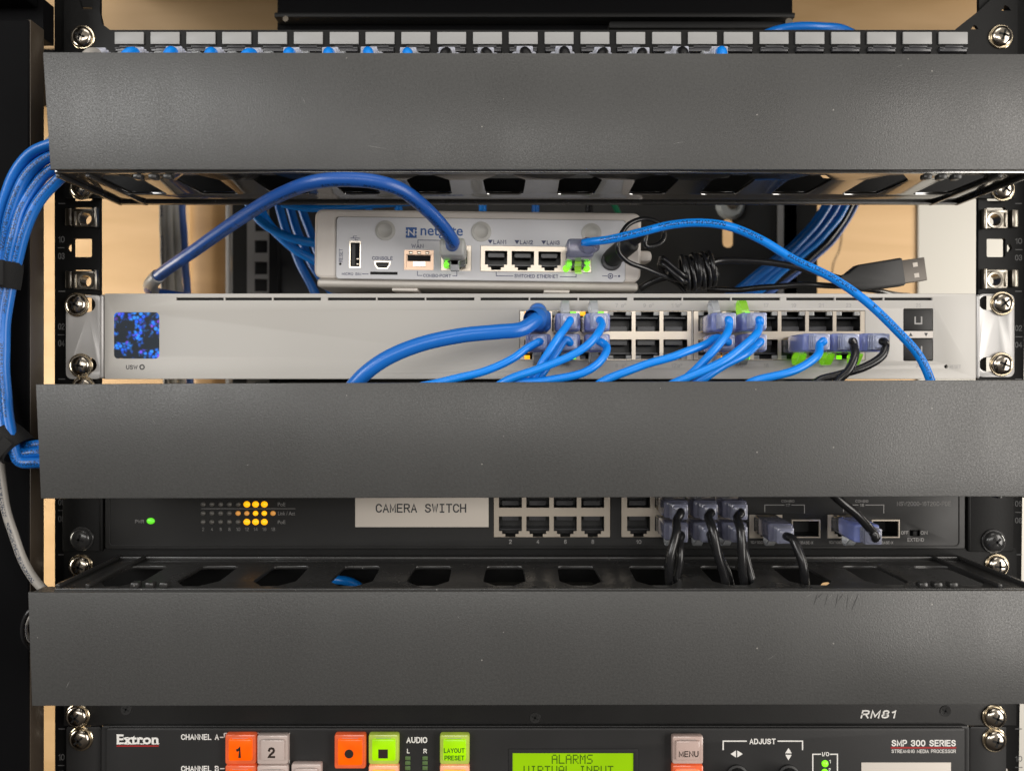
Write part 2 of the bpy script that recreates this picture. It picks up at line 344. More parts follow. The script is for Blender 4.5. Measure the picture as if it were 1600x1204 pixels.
def relaxed(pts):
    # a cable never follows a perfect curve: slight irregular waver, fading out at both ends
    n = len(pts); ph = [random.uniform(0, 6.28) for _ in range(4)]; o = []
    for i, p in enumerate(pts):
        f = min(1, i / 10, (n - 1 - i) / 10); u = i * 1.6
        o.append(p + Vector((.22 * math.sin(u / 7.3 + ph[0]) + .12 * math.sin(u / 3.1 + ph[1]), .2 * math.sin(u / 6.1 + ph[2]), .26 * math.sin(u / 8.7 + ph[3]) + .12 * math.sin(u / 3.7 + ph[0]))) * f)
    return o

def curve_plate(loops, t, bev=0):
    """flat sheet with holes, in local u,v, thickness t along w"""
    c = bpy.data.curves.new('t', 'CURVE'); c.dimensions = '2D'; c.fill_mode = 'BOTH'
    c.extrude = max(t / 2 - bev, 0.0001); c.bevel_depth = bev; c.bevel_resolution = 1; c.offset = -bev if bev else 0
    for lp in loops:
        s = c.splines.new('POLY'); s.points.add(len(lp) - 1); s.use_cyclic_u = True
        for p, q in zip(s.points, lp): p.co = (q[0], q[1], 0, 1)
    o = bpy.data.objects.new('t', c); me = bpy.data.meshes.new_from_object(o)
    bpy.data.objects.remove(o); bpy.data.curves.remove(c)
    mb = MB(); mb.bm.from_mesh(me); bpy.data.meshes.remove(me)
    bmesh.ops.remove_doubles(mb.bm, verts=mb.bm.verts, dist=1e-4)
    return mb
FRONT = lambda d, t: Matrix(((1, 0, 0, 0), (0, 0, -1, -(d - t / 2)), (0, 1, 0, 0), (0, 0, 0, 1)))   # u,v,w -> x,z,towards camera
def vplate(loops, d, t, bev=0): return curve_plate(loops, t, bev).xf(FRONT(d, t))            # front face at depth d
def hplate(loops, z, t, bev=0): return curve_plate(loops, t, bev).xf(Matrix(((1, 0, 0, 0), (0, -1, 0, 0), (0, 0, 1, z), (0, 0, 0, 1))))   # loops in x,d
def rr(x0, x1, y0, y1, r=0, n=4):
    if r <= 0: return [(x0, y0), (x1, y0), (x1, y1), (x0, y1)]
    o = []
    for cx, cy, a0 in ((x1 - r, y0 + r, -90), (x1 - r, y1 - r, 0), (x0 + r, y1 - r, 90), (x0 + r, y0 + r, 180)):
        o += [(cx + r * math.cos(math.radians(a0 + 90 * i / n)), cy + r * math.sin(math.radians(a0 + 90 * i / n))) for i in range(n + 1)]
    return o
def pr(px0, py0, px1, py1, d, r=0): return rr(X(px0, d), X(px1, d), Z(py1, d), Z(py0, d), r)
def circ(x, z, r, n=20): return [(x + r * math.cos(2 * math.pi * i / n), z + r * math.sin(2 * math.pi * i / n)) for i in range(n)]

ROOT = {}
def meta(o, label, cat, group=None, kind=None):
    if label: o['label'] = label
    if cat: o['category'] = cat
    if group: o['group'] = group
    if kind: o['kind'] = kind
    return o
def thing(name, label, cat, loc, group=None):
    o = bpy.data.objects.new(name, None); COL.objects.link(o); o.empty_display_size = .02
    o.location = Vector(loc) / 1000; ROOT[o.name] = Vector(loc)
    return meta(o, label, cat, group)
def obj(name, mb, m, parent=None, loc=None, ang=38, label=None):
    bm = mb.bm; off = ROOT[parent.name] if parent else Vector(loc or (0, 0, 0))
    bmesh.ops.transform(bm, matrix=Matrix.Scale(.001, 4) @ Matrix.Translation(-off), verts=bm.verts)
    bmesh.ops.recalc_face_normals(bm, faces=bm.faces)
    me = bpy.data.meshes.new(name); bm.to_mesh(me); bm.free()
    me.materials.append(M[m]); me.shade_smooth(); me.set_sharp_from_angle(angle=math.radians(ang))
    o = bpy.data.objects.new(name, me); COL.objects.link(o); ROOT[o.name] = off
    if parent: o.parent = parent
    else: o.location = off / 1000
    if label: o['label'] = label
    return o
def structure(name, mb, m):
    o = obj(name, mb, m); o['kind'] = 'structure'; return o

def text_mb(s, bold=0, shear=0, space=1):
    c = bpy.data.curves.new('t', 'FONT'); c.body = s; c.extrude = .004; c.offset = bold; c.shear = shear; c.space_character = space
    o = bpy.data.objects.new('t', c); me = bpy.data.meshes.new_from_object(o)
    bpy.data.objects.remove(o); bpy.data.curves.remove(c)
    mb = MB(); mb.bm.from_mesh(me); bpy.data.meshes.remove(me); return mb
def fit(mb, x0, x1, z0, z1, d, t=.05):
    vs = mb.bm.verts; a = [min(v.co[i] for v in vs) for i in range(3)]; b = [max(v.co[i] for v in vs) for i in range(3)]
    sx = (x1 - x0) / max(b[0] - a[0], 1e-6); sy = (z1 - z0) / max(b[1] - a[1], 1e-6)
    for v in vs:
        u, q, ww = v.co
        v.co = (x0 + (u - a[0]) * sx, -(d + .01 + (t if ww > 0 else 0)), z0 + (q - a[1]) * sy)
    return mb
GL = {'A': '0,0 2,6 4,0|.75,2 3.25,2', 'B': '0,3.1 2.7,3.1 3.6,3.7 3.6,5.3 2.7,6 0,6 0,0 3,0 4,.8 4,2.3 3,3.1', 'C': '4,4.6 3.2,5.7 2,6 .8,5.6 0,4.3 0,1.7 .8,.4 2,0 3.2,.3 4,1.4',
 'D': '0,0 0,6 2,6 3.4,5.4 4,4 4,2 3.4,.6 2,0 0,0', 'E': '3.7,0 0,0 0,6 3.7,6|0,3.1 3.3,3.1', 'F': '0,0 0,6 3.6,6|0,3.1 3.2,3.1', 'G': '3.9,4.6 3.2,5.7 2,6 .8,5.6 0,4.3 0,1.7 .8,.4 2,0 3.2,.3 4,1.2 4,2.8 2.3,2.8',
 'H': '0,0 0,6|4,0 4,6|0,3.1 4,3.1', 'I': '0,0 0,6', 'J': '0,1.7 .4,.5 1.5,0 2.6,.5 3,1.7 3,6', 'K': '0,0 0,6|4,6 .1,2.3|1.4,3.6 4,0', 'L': '0,6 0,0 3.4,0', 'M': '0,0 0,6 2.3,1 4.6,6 4.6,0', 'N': '0,0 0,6 4,0 4,6',
 'O': '2.1,6 .8,5.6 0,4.3 0,1.7 .8,.4 2.1,0 3.4,.4 4.2,1.7 4.2,4.3 3.4,5.6 2.1,6', 'P': '0,0 0,6 2.8,6 3.8,5.3 3.8,3.5 2.8,2.7 0,2.7', 'Q': '2.1,6 .8,5.6 0,4.3 0,1.7 .8,.4 2.1,0 3.4,.4 4.2,1.7 4.2,4.3 3.4,5.6 2.1,6|2.6,1.5 4.2,-.2',
 'R': '0,0 0,6 2.9,6 3.8,5.4 3.8,3.7 2.9,3 0,3|2.2,3 4,0', 'S': '3.8,4.7 3.2,5.7 2,6 .8,5.7 .2,4.8 .6,3.7 2,3.1 3.4,2.6 4,1.5 3.3,.4 2,0 .7,.3 0,1.4', 'T': '0,6 4,6|2,6 2,0', 'U': '0,6 0,1.7 .8,.4 2,0 3.2,.4 4,1.7 4,6', 'V': '0,6 2,0 4,6',
 'W': '0,6 1.4,0 2.7,5 4,0 5.4,6', 'X': '0,6 4,0|0,0 4,6', 'Y': '0,6 2,2.8 4,6|2,2.8 2,0', 'Z': '0,6 4,6 0,0 4,0', '0': '1.9,6 .7,5.5 0,4.2 0,1.8 .7,.5 1.9,0 3.1,.5 3.8,1.8 3.8,4.2 3.1,5.5 1.9,6', '1': '.2,4.6 1.2,5 1.8,6 1.8,0',
 '2': '.1,4.4 .6,5.6 1.9,6 3.2,5.6 3.7,4.5 3.2,3.3 .9,1.4 0,0 3.8,0', '3': '.1,4.8 .7,5.7 1.9,6 3.2,5.6 3.6,4.6 3.1,3.5 1.6,3.1 3.2,2.8 3.8,1.7 3.2,.4 1.9,0 .6,.4 0,1.4', '4': '3,0 3,6 0,1.7 4,1.7', '5': '3.5,6 .6,6 .3,3.2 1.9,3.8 3.3,3.3 3.8,2 3.2,.6 1.8,0 .5,.4 0,1.4',
 '6': '3.5,4.9 2.9,5.8 1.9,6 .7,5.4 .1,3.8 0,2 .6,.6 1.9,0 3.2,.5 3.8,1.8 3.2,3.2 2,3.6 .8,3.2 .1,2', '7': '0,6 3.8,6 2.2,3 1.4,0', '8': '1.9,3.2 .6,3.8 .3,4.8 .9,5.7 1.9,6 2.9,5.7 3.5,4.8 3.2,3.8 1.9,3.2 .5,2.6 0,1.6 .5,.4 1.9,0 3.3,.4 3.8,1.6 3.3,2.6 1.9,3.2', '9': '.3,1.1 .9,.2 1.9,0 3.1,.6 3.7,2.2 3.8,4 3.2,5.4 1.9,6 .6,5.5 0,4.2 .6,2.8 1.8,2.4 3,2.8 3.7,4',
 '-': '0,2.6 2,2.6', '/': '0,-.3 2.2,6.3', '.': '0,0 .1,.4', chr(183): '0,2.9 .6,2.9', ' ': ''}
def stroke(b, pts, wd, d):
    """one pen stroke as a mitred ribbon lying on a panel at depth d (points in x,z millimetres)"""
    pts = [Vector(p) for p in pts]; n = len(pts); closed = (pts[0] - pts[-1]).length < 1e-5; L = []
    for i in range(n):
        a = pts[i] - pts[i - 1] if i else (pts[0] - pts[-2] if closed else pts[1] - pts[0])
        c = pts[i + 1] - pts[i] if i < n - 1 else (pts[1] - pts[0] if closed else pts[-1] - pts[-2])
        a.normalize(); c.normalize(); m = Vector((-a.y - c.y, a.x + c.x)); 
        if m.length < .2: m = Vector((-a.y, a.x))
        m.normalize(); k = min(1.7, 1 / max(.3, m.dot(Vector((-a.y, a.x))))); o = m * wd / 2 * k; p = pts[i].copy()
        if not closed and i == 0: p = p - c * wd * .45
        if not closed and i == n - 1: p = p + a * wd * .45
        L.append((b.bm.verts.new((p.x + o.x, -d, p.y + o.y)), b.bm.verts.new((p.x - o.x, -d, p.y - o.y))))
    for p, q in zip(L, L[1:]): b.bm.faces.new((p[0], p[1], q[1], q[0]))
def glyph_lines(ch):
    o = []
    for part in GL[ch].split('|'):
        if part: o.append([tuple(float(v) for v in q.split(',')) for q in part.split()])
    return o
def text(s, px0, py0, px1, py1, d, m, parent, bold=.0, shear=0, name='lettering', vertical=False, mono=False):
    x0, x1, z0, z1 = X(px0, d), X(px1, d), Z(py1, d), Z(py0, d)
    if any(c not in GL for c in s):
        mb = text_mb(s, bold, shear); fit(mb, x0, x1, z0, z1, d)
        return obj(name, mb, m, parent, ang=20)
    b = MB(); cur = 0; items = []; H = (x1 - x0) if vertical else (z1 - z0); Wd = (z1 - z0) if vertical else (x1 - x0)
    for c in s:
        ls = glyph_lines(c); wg = max([p[0] for l in ls for p in l], default=2.0)
        if mono:
            k = 4 / max(wg, 4) if c != 'I' else 1
            if c == 'I': ls = [[(2, 0), (2, 6)], [(.6, 6), (3.4, 6)], [(.6, 0), (3.4, 0)]]
            for l in ls: items.append([(cur + p[0] * k + (0 if wg > 3.5 or c == 'I' else (4 - wg) / 2), p[1]) for p in l])
            cur += 5.7
        else:
            for l in ls: items.append([(cur + p[0], p[1]) for p in l])
            cur += wg + 1.75 + bold * 14
    tot = cur - (1.7 if mono else 1.75 + bold * 14); wt = H * (.13 + bold * 3.6)
    kx = (Wd - wt) / max(tot, .01) if tot > .1 else 1; kz = (H - wt) / 6
    for i, l in enumerate(items):
        q = []
        for (u, v) in l:
            if vertical: q.append((x1 - wt / 2 - v * kz, z0 + wt / 2 + u * kx))
            else: q.append((x0 + wt / 2 + u * kx + shear * v * kz, z0 + wt / 2 + v * kz))
        stroke(b, q, wt, d + .03 + .002 * (i % 5))
    return obj(name, b, m, parent, ang=20)
def text_mono(s, px0, py0, px1, py1, d, m, parent, bold=0): return text(s, px0, py0, px1, py1, d, m, parent, bold, mono=True)
def line(pts, wpx, d, m, parent, name='printed_line'):
    mb = MB()
    for k, ((ax, ay), (bx, by)) in enumerate(zip(pts, pts[1:])):
        h = wpx / 2; mb.rect(min(ax, bx) - h, min(ay, by) - h, max(ax, bx) + h, max(ay, by) + h, d + .05 + .002 * k, .045)
    return obj(name, mb, m, parent)

# ------------------------------------------------------------------ repeated parts
def screw(px, py, parent, d=2, r=5.2, m='chrome', ring='washer', spin=0):
    x0, z0 = X(px, d), Z(py, d)
    b = MB()
    b.lathe((x0, -d, z0), (0, -1, 0), [(r * .97, 0.5), (r, 1.1), (r * .95, 1.8), (r * .80, 2.5), (r * .58, 2.95), (r * .3, 3.15), (0, 3.2)], 28)
    o = obj('mounting_screw', b, m, parent)
    c = MB()
    for a in (spin, spin + math.pi / 2):
        q = MB().box(-r * .50, r * .50, 2.4, 3.24, -r * .10, r * .10)
        q.xf(Matrix.Translation((x0, -d, z0)) @ Matrix.Rotation(a, 4, 'Y')); c.add(q)
    obj('cross_recess', c, 'hole', o)
    if ring:
        q = MB().lathe((x0, -d, z0), (0, -1, 0), [(r * .9, .05), (r * 1.16, .05), (r * 1.18, .4), (r * 1.12, .75), (r * .9, .75)], 28)
        obj('washer', q, ring, o)
    return o

def jack_loop(cx, cz, w, h, up, steps=True):
    """outline of an RJ45 opening with its latch notch"""
    s = 1 if up else -1
    p = [(-w / 2, -h / 2), (w / 2, -h / 2), (w / 2, h * .22), (w * .36, h * .22), (w * .36, h * .36), (w * .22, h * .36), (w * .22, h / 2),
         (-w * .22, h / 2), (-w * .22, h * .36), (-w * .36, h * .36), (-w * .36, h * .22), (-w / 2, h * .22)]
    return [(cx + x, cz + s * y) for x, y in p]
def jack(cx, cz, w, h, up, d, parent, leds=None, depth=11):
    """socket behind the opening (part) with its light pipes (sub-parts)"""
    g = .3; s = 1 if up else -1
    b = MB().openbox(cx - w / 2 - g, cx + w / 2 + g, d - depth, d - .05, cz - h / 2 - g, cz + h / 2 + g)
    o = obj('port', b, 'portin', parent)
    q = MB(); q.box(cx - w * .36, cx + w * .36, d - depth + .2, d - 4, cz - s * h * .46, cz - s * h * .24)
    for i in range(8): q.box(cx - w * .30 + i * w * .6 / 7 - .18, cx - w * .30 + i * w * .6 / 7 + .18, d - 7, d - 3.7, cz - s * h * .24 - .15, cz - s * h * .24 + .25)
    q.box(cx - w / 2, cx + w / 2, d - 9, d - 3.0, cz + s * h * .20 - .3, cz + s * h * .20 + .3)
    obj('contact_block', q, 'contact', o)
    if leds:
        for sd, l in zip((-1, 1), leds):
            if l is None: continue
            xa = cx + sd * w * .38
            obj('led', MB().box(xa - w * .115, xa + w * .115, d - 2, d - .12, cz + s * h * .40 - h * .10, cz + s * h * .40 + h * .10, .15), l, o)
    return o

def plug(parent, x, z, d, up, boot='boot', neck='neck', tab='tab', length=33, yaw=0, wide=1.0):
    """clear RJ45 plug with a moulded boot and latch tab, standing out of a panel face at depth d"""
    s = 1 if up else -1; parts = []; z = z - s * 2.1
    a = MB().box(-5.5, 5.5, -6, 9, -3.9, 3.9, .5)
    parts.append(('plug', a, 'clear'))
    c = MB()
    for i in range(8): c.box(-3.6 + i * 1.02 - .2, -3.6 + i * 1.02 + .2, -5.5, 3.5, -s * 2.9 - .35, -s * 2.9 + .35)
    g = ('contacts', c, 'gold')
    L = length
    b = MB(); bw = 5.9 * wide
    b.box(-bw, bw, 7.5, L - 8, -4.3, 4.3, 1.3, 3); bt = ('boot', b, boot)
    n = MB()
    n.box(-3.5, 3.5, L - 10, L, -3.3, 3.3, 1.5, 3)
    for k in range(3): n.box(-3.85, 3.85, L - 7.4 + k * 2.5, L - 6.2 + k * 2.5, -3.65, 3.65, .5, 2)
    nk = ('strain_relief', n, neck)
    t = MB(); prof = [(9, 3.4), (5, 5.0), (3.0, 7.6), (3.2, 10.2), (5.0, 11.6), (7.5, 11.4), (10, 9.4), (13, 6.2)]
    vs = []
    for (dd, h), wd in zip([(a_, h_ if up or h_ < 6 else h_ * .84) for a_, h_ in prof], (2.2, 2.2, 2.1, 2.1, 2.0, 1.9, 1.8, 1.7)):
        vs.append([t.bm.verts.new((sx * wd, -dd, s * (h + hh))) for sx, hh in ((-1, -.5), (1, -.5), (1, .5), (-1, .5))])
    for p, q in zip(vs, vs[1:]):
        for i in range(4): t.bm.faces.new((p[i], p[(i + 1) % 4], q[(i + 1) % 4], q[i]))
    t.bm.faces.new(vs[0]); t.bm.faces.new(vs[-1][::-1])
    tb = ('latch', t, tab)
    mt = Matrix.Translation((x, -d, z)) @ Matrix.Rotation(yaw * .4, 4, 'Z')
    for q in (parts[0], g, bt, nk, tb): q[1].xf(mt)
    po = obj('plug', a, 'clear', parent)
    obj('contacts', c, 'gold', po); obj('boot', b, boot, po); obj('strain_relief', n, neck, po); obj('latch', t, tab, po)
    return mt @ Vector((0, -L, 0))

def cable(label, pts, r, m, group=None, plugspec=None, name='network_cable', n=12):
    """pts: (px,py,d) photo points or Vectors; plugspec: dict for plug()"""
    pts = [p if isinstance(p, Vector) else P(*p) for p in pts]
    if plugspec:
        ps = dict(plugspec); x, z, d = ps.pop('x'), ps.pop('z'), ps.pop('d')
        t = thing(name, label, 'cable', (x, -d, z), group)
        end = plug(t, x, z, d, **ps)
        back = Vector((x, -d, z)) - end; back.normalize()
        pts = [end + back * 6, end - back * 1.0] + pts
        obj('jacket', MB().tube(relaxed(smooth_path(pts)), r, n), m, t, ang=60)
        return t
    o = obj(name, MB().tube(relaxed(smooth_path(pts)), r, n), m, None, pts[0], ang=60)
    return meta(o, label, 'cable', group)

# ================================================================== SETTING
wall_d = -450
structure('wood_wall', MB().box(-900, X(1432, wall_d), wall_d - 12, wall_d, -700, 700).box(X(1432, wall_d), 1400, wall_d - 12, wall_d, 325, 700), 'wood')
ww_ = bpy.data.objects['wood_wall']
obj('crack', MB().tube(smooth_path([P(1312, 345, wall_d + .2), P(1315, 368, wall_d + .2), P(1311, 392, wall_d + .2), P(1303, 410, wall_d + .2), P(1300, 428, wall_d + .2)]), .5, 6), 'reflection_crack_brown', ww_)
structure('white_wall', MB().box(X(1432, wall_d) + .5, 1400, wall_d - 12, wall_d + 3, -700, 324.5), 'wallwhite')

# wooden post with a rounded left arris, and the grey cabinet trim beside it
pd = -260
t = thing('wooden_post', 'upright wooden post behind the rack beside the hanging grey and white cables', 'post', (X(322, pd), -pd, -300))
b = MB().box(X(288, pd), X(353, pd), pd - 34, pd, -420, 235, 13, 6); obj('post_body', b, 'wood_post', t)
b = MB().box(X(353.5, pd), X(361, pd), pd - 30, pd + 2, -420, 235, 1); obj('edge_trim', b, 'rail_grey', t)
for yy in (378, 470):
    b = MB().box(X(361, pd) + .2, X(365, pd), pd - 6, pd + 1, Z(yy + 22, pd), Z(yy - 44, pd), .5); obj('hinge_knuckle', b, 'rail_grey', t)

# rear panel of the rack: dark sheet with a slot showing wood and a frosted cap
rd = -190
slot = pr(1129, 342, 1146, 387, rd, 4)
o = obj('rear_sheet', vplate([rr(X(363, rd), X(1275, rd), -330, 205, 0), slot], rd, 2), 'rear_black', None, (X(800, rd), -rd, 0))
meta(o, 'dark sheet metal rear panel of the rack with one upright slot', 'panel')
t = thing('frosted_cap', 'round frosted cap above the upright slot in the dark rear panel', 'cap', P(1138, 322, rd))
b = MB().lathe(P(1140, 322, rd), (0, -1, 0), [(0, 0), (10, 0), (11, 1.5), (10.6, 3.5), (8.5, 5.5), (0, 6)], 32); obj('dome', b, 'whiteknob', t)
b = MB().cyl(P(1140, 322, rd) + Vector((0, -6, 0)), (0, -1, 0), 4, 1.5); obj('stem', b, 'chrome', t)

def rear_rail(px0, px1, label):
    d = rd + 14; x0, x1 = X(px0, d), X(px1, d); holes = []
    for k in range(-16, 9):
        for q in (-15.875, 0, 15.875):
            z = Z(385, d) + 44.45 * k + q
            if -300 < z < 190: holes.append(rr((x0 + x1) / 2 - 2.4, (x0 + x1) / 2 + 7.2, z - 4.7, z + 4.7, 0))
    t = thing('rear_rail', label, 'rail', ((x0 + x1) / 2, -d, -320), 'rear rack rails')
    obj('strip', vplate([rr(x0, x1, -320, 200, 1)] + holes, d, 2), 'rail_grey', t)
    obj('backing', MB().box(x0 - 1, x1 + 6, d - 10, d - 3.5, -320, 199), 'matte', t)
    return t
rear_rail(386, 419, 'pale rear rail with square holes left of the white router')
rear_rail(1216, 1243, 'pale rear rail with square holes right of the frosted cap')
o = obj('rear_channel', MB().box(X(1244, rd + 10), X(1277, rd + 10), rd + 1, rd + 10, -320, 200), 'matte'); meta(o, 'black upright channel beside the right rear rail', 'channel')
o = obj('rear_channel', MB().box(X(364, rd + 10), X(386, rd + 10), rd + 1, rd + 10, -320, 200), 'matte'); meta(o, 'black upright channel beside the wooden post', 'channel')

# equipment box behind the patch panel at the top
t = thing('rear_equipment_box', 'black equipment box behind the patch panel at the top', 'equipment box', P(835, 30, -90))
b = MB().box(X(432, -60), X(1240, -60), -180, -60, Z(52, -60), Z(-120, -60), 2); obj('casing', b, 'cabinet', t)
b = MB().box(X(428, -50), X(1243, -50), -60, -50, Z(27, -50), Z(19, -50), .8); obj('front_lip', b, 'black', t)
b = MB().box(X(952, -46), X(1240, -46), -60, -46, Z(44, -46), Z(33, -46), .8); obj('ledge', b, 'black', t)
screw_ = MB().cyl(P(1232, 36, -46), (0, -1, 0), 2.2, 1.2); obj('screw', screw_, 'chrome', t)
b = MB().cyl(P(447, 31, -49), (0, -1, 0), 1.6, 1.2); obj('screw', b, 'chrome', t)

# cabinet side panel at the left
t = thing('cabinet_upright', 'black cabinet upright along the left edge of the photo', 'cabinet upright', (X(20, 30), -25, -330))
b = MB().box(-420, X(46, 30), 19, 30, -340, Z(30, 30), 1.2, 3); obj('lower_section', b, 'cabinet', t)
b = MB().box(-420, X(38, 30), 19, 30, Z(-4, 30), 340, 1.2, 3); obj('upper_section', b, 'cabinet', t)
b = MB().box(X(46, 30) - 2, X(46, 30) + .25, 18.9, 29.4, -340, Z(30, 30), .3); obj('side_return', b, 'reflection_crack_brown', t)  # black side face coloured brown for the wood it reflects
o = obj('cabinet_upright', MB().box(285, 500, 10, 30, -340, 440, 1.2), 'cabinet'); meta(o, 'black unseen panel added for shade beyond the right end of the rack', 'cabinet upright')  # out of view, added to keep the right lamp off the rear wall
o = obj('light_blocker_top', MB().box(-420, 520, -449, 21.8, 424, 436, 1).box(-420, 520, 22, 30, 245, 436, 1), 'cabinet'); meta(o, 'black roof sheet added unseen above the patch panel for shade', 'blocker')  # unseen sheet and fascia added to keep front light off the upper wall
o = obj('shade_board', MB().box(-600, 900, -449, -318, 296, 304, 1), 'cabinet'); meta(o, 'unseen black board added behind the topmost cover for shade', 'shelf')  # hidden board added to block the rear lamps from the upper wall
b = MB().box(-420, X(45, 30), 10, 18.8, Z(30, 30) - 4, Z(-4, 30) + 5, 0); obj('inner_plate', b, 'cabinet', t)

# ================================================================== RACK RAILS
def rail(xl0, xl1, xh0, xh1, hx0, hx1, label, left):
    """xl: outer/inner edge at the bottom, xh: at the top (pixels at the rail face)"""
    zt, zb = Z(-60, 0), Z(1290, 0)
    holes = []; z387 = Z(387, 0)
    for k in range(-7, 4):
        for q in (-15.875, 0, 15.875):
            z = z387 + 44.45 * k + q
            f = (zt - z) / (zt - zb); hx = X(hx0 + (hx1 - hx0) * f, 0)
            if zb + 8 < z < zt - 8:
                holes.append(rr(hx - 4.75, hx + 4.75, z - 4.75, z + 4.75, .8))
                s = -1 if left else 1
                if q == 0: holes.append([(hx + s * 5.6, z - 2), (hx + s * 7.4, z - 1.6), (hx + s * 8.2, z), (hx + s * 7.4, z + 1.6), (hx + s * 5.6, z + 2)])
    outer = [(X(xl0, 0), zb), (X(xl1, 0), zb), (X(xh1, 0), zt), (X(xh0, 0), zt)]
    t = thing('rack_rail', label, 'rail', (X((xl0 + xl1) / 2, 0), 0, zb), 'front rack rails')
    obj('face', vplate([outer] + holes, 0, 2), 'black', t)
    return t
RL = rail(86, 157, 85, 156, 130, 127, 'black numbered rack rail at the left with cage nuts beside the pale wood', True)
RR = rail(1526, 1591, 1530, 1608, 1558, 1553, 'black numbered rack rail at the right with cage nuts beside the white wall', False)
for yy in (318, 455, 592, 730, 866, 1003, 1138):
    line([(92, yy), (101, yy)], 1.4, 0, 'rail_ink', RL, 'unit_mark'); line([(1587, yy), (1596, yy)], 1.4, 0, 'rail_ink', RR, 'unit_mark')
for yy, a, b2 in ((387, '10', '03'), (523, '02', '04'), (797, '06', '08'), (1195, '10', '12')):
    line([(91, yy), (100, yy)], 1.2, 0, 'rail_ink', RL, 'unit_mark'); line([(1587, yy + 3), (1597, yy + 3)], 1.2, 0, 'rail_ink', RR, 'unit_mark')
    text(a, 91, yy - 18, 101, yy - 8, 0, 'rail_ink', RL, name='numeral'); text(b2, 91, yy + 8, 101, yy + 18, 0, 'rail_ink', RL, name='numeral')
    text(a, 1586, yy - 15, 1597, yy - 6, 0, 'rail_ink', RR, name='numeral'); text(b2, 1586, yy + 11, 1597, yy + 20, 0, 'rail_ink', RR, name='numeral')
def cage_nut(px, py, parent, s):
    x, z = X(px, 0), Z(py, 0)
    b = vplate([rr(x - 5.6, x + 5.6, z - 4.6, z + 4.6, 1), circ(x + s * 1.0, z - .6, 3.1)], 1.6, 1.4)
    b.box(x - s * 8.4 - .9, x - s * 8.4 + 2.4, .1, 2.4, z - 4.2, z + 4.6, .5)
    b.box(x + s * 6.4 - .9, x + s * 6.4 + .9, .1, 3.2, z - 5.2, z + 5.0, .4)
    b.box(x - 5.2, x + 5.2, 1.4, 2.5, z + 3.2, z + 4.4, .3); b.box(x - s * 4.6 - .7, x - s * 4.6 + .7, 1.4, 2.3, z - 4, z + 3, .3)
    o = obj('cage_nut', b, 'nut', parent)
    q = MB().lathe((x + s * 1.0, 0, z - .6), (0, -1, 0), [(3.1, -4), (3.4, 1.7), (4.2, 1.9), (4.0, 2.1), (3.0, 2.0), (2.9, -4)], 24); obj('threaded_collar', q, 'nut', o)
for yy in (341, 438): cage_nut(134, yy, RL, 1)
for yy in (343, 436): cage_nut(1554, yy, RR, -1)

# ================================================================== PATCH PANEL
PX0 = X(203, 2); PPITCH = 55.87 * sc(2)
t = thing('patch_panel', 'black patch panel with a row of grey label strips across the top', 'patch panel', (PX0 + 11.5 * PPITCH, -2, Z(175, 2)))
pp = t
holes = []
for i in range(24):
    x = PX0 + PPITCH * i; holes.append(rr(x - 7.2, x + 7.2, Z(150, 2), Z(74, 2), .6))
o1 = [(X(100, 2), Z(172, 2)), (X(1590, 2), Z(172, 2)), (X(1590, 2), Z(-4, 2)), (X(1552, 2), Z(-4, 2)), (X(1531, 2), Z(16, 2)), (X(1508, 2), Z(34, 2)), (X(1492, 2), Z(47, 2)),
      (X(172, 2), Z(47, 2)), (X(160, 2), Z(38, 2)), (X(155, 2), Z(15, 2)), (X(128, 2), Z(14, 2)), (X(122, 2), Z(-4, 2)), (X(100, 2), Z(-4, 2))]
tri1 = [(X(1517, 2), Z(46, 2)), (X(1529, 2), Z(46, 2)), (X(1526, 2), Z(41, 2)), (X(1522, 2), Z(39, 2))]
tri2 = [(X(1565, 2), Z(17, 2)), (X(1580, 2), Z(17, 2)), (X(1576, 2), Z(11, 2)), (X(1570, 2), Z(8, 2))]
obj('faceplate', vplate([o1, tri1, tri2] + holes, 2, 1.8), 'black', t)
for i in range(24):
    x = PX0 + PPITCH * i; wz = 22.6 * sc(3)
    obj('label_strip', MB().box(x - wz, x + wz, 2.02, 3.0, Z(69, 3), Z(50, 3), .25), 'stripe', t)
    o = obj('keystone_jack', MB().openbox(x - 7.2, x + 7.2, -14, 2.0, Z(150, 2), Z(74, 2)), 'portin', t)
    q = MB(); q.box(x - 6.9, x + 6.9, -2, 3.2, Z(82, 2), Z(75, 2), .4)
    q.box(x - 4.6, x + 4.6, 3.1, 3.7, Z(74.5, 3), Z(72.2, 3), .2)
    q.box(x - 7.0, x - 4.4, 3.1, 3.6, Z(77, 3), Z(75, 3), .2); q.box(x + 4.4, x + 7.0, 3.1, 3.6, Z(77, 3), Z(75, 3), .2)
    obj('latch_clip', q, 'contact', o)
screw(130, 59, t, spin=.4); screw(1563, 58, t, spin=.3)
ordn = ['first', 'second', 'third', 'fourth', 'fifth', 'sixth', 'seventh', 'eighth', 'ninth', 'tenth', 'eleventh', 'twelfth', 'thirteenth', 'fourteenth', 'fifteenth', 'sixteenth', 'seventeenth']
zp = Z(120, 2)
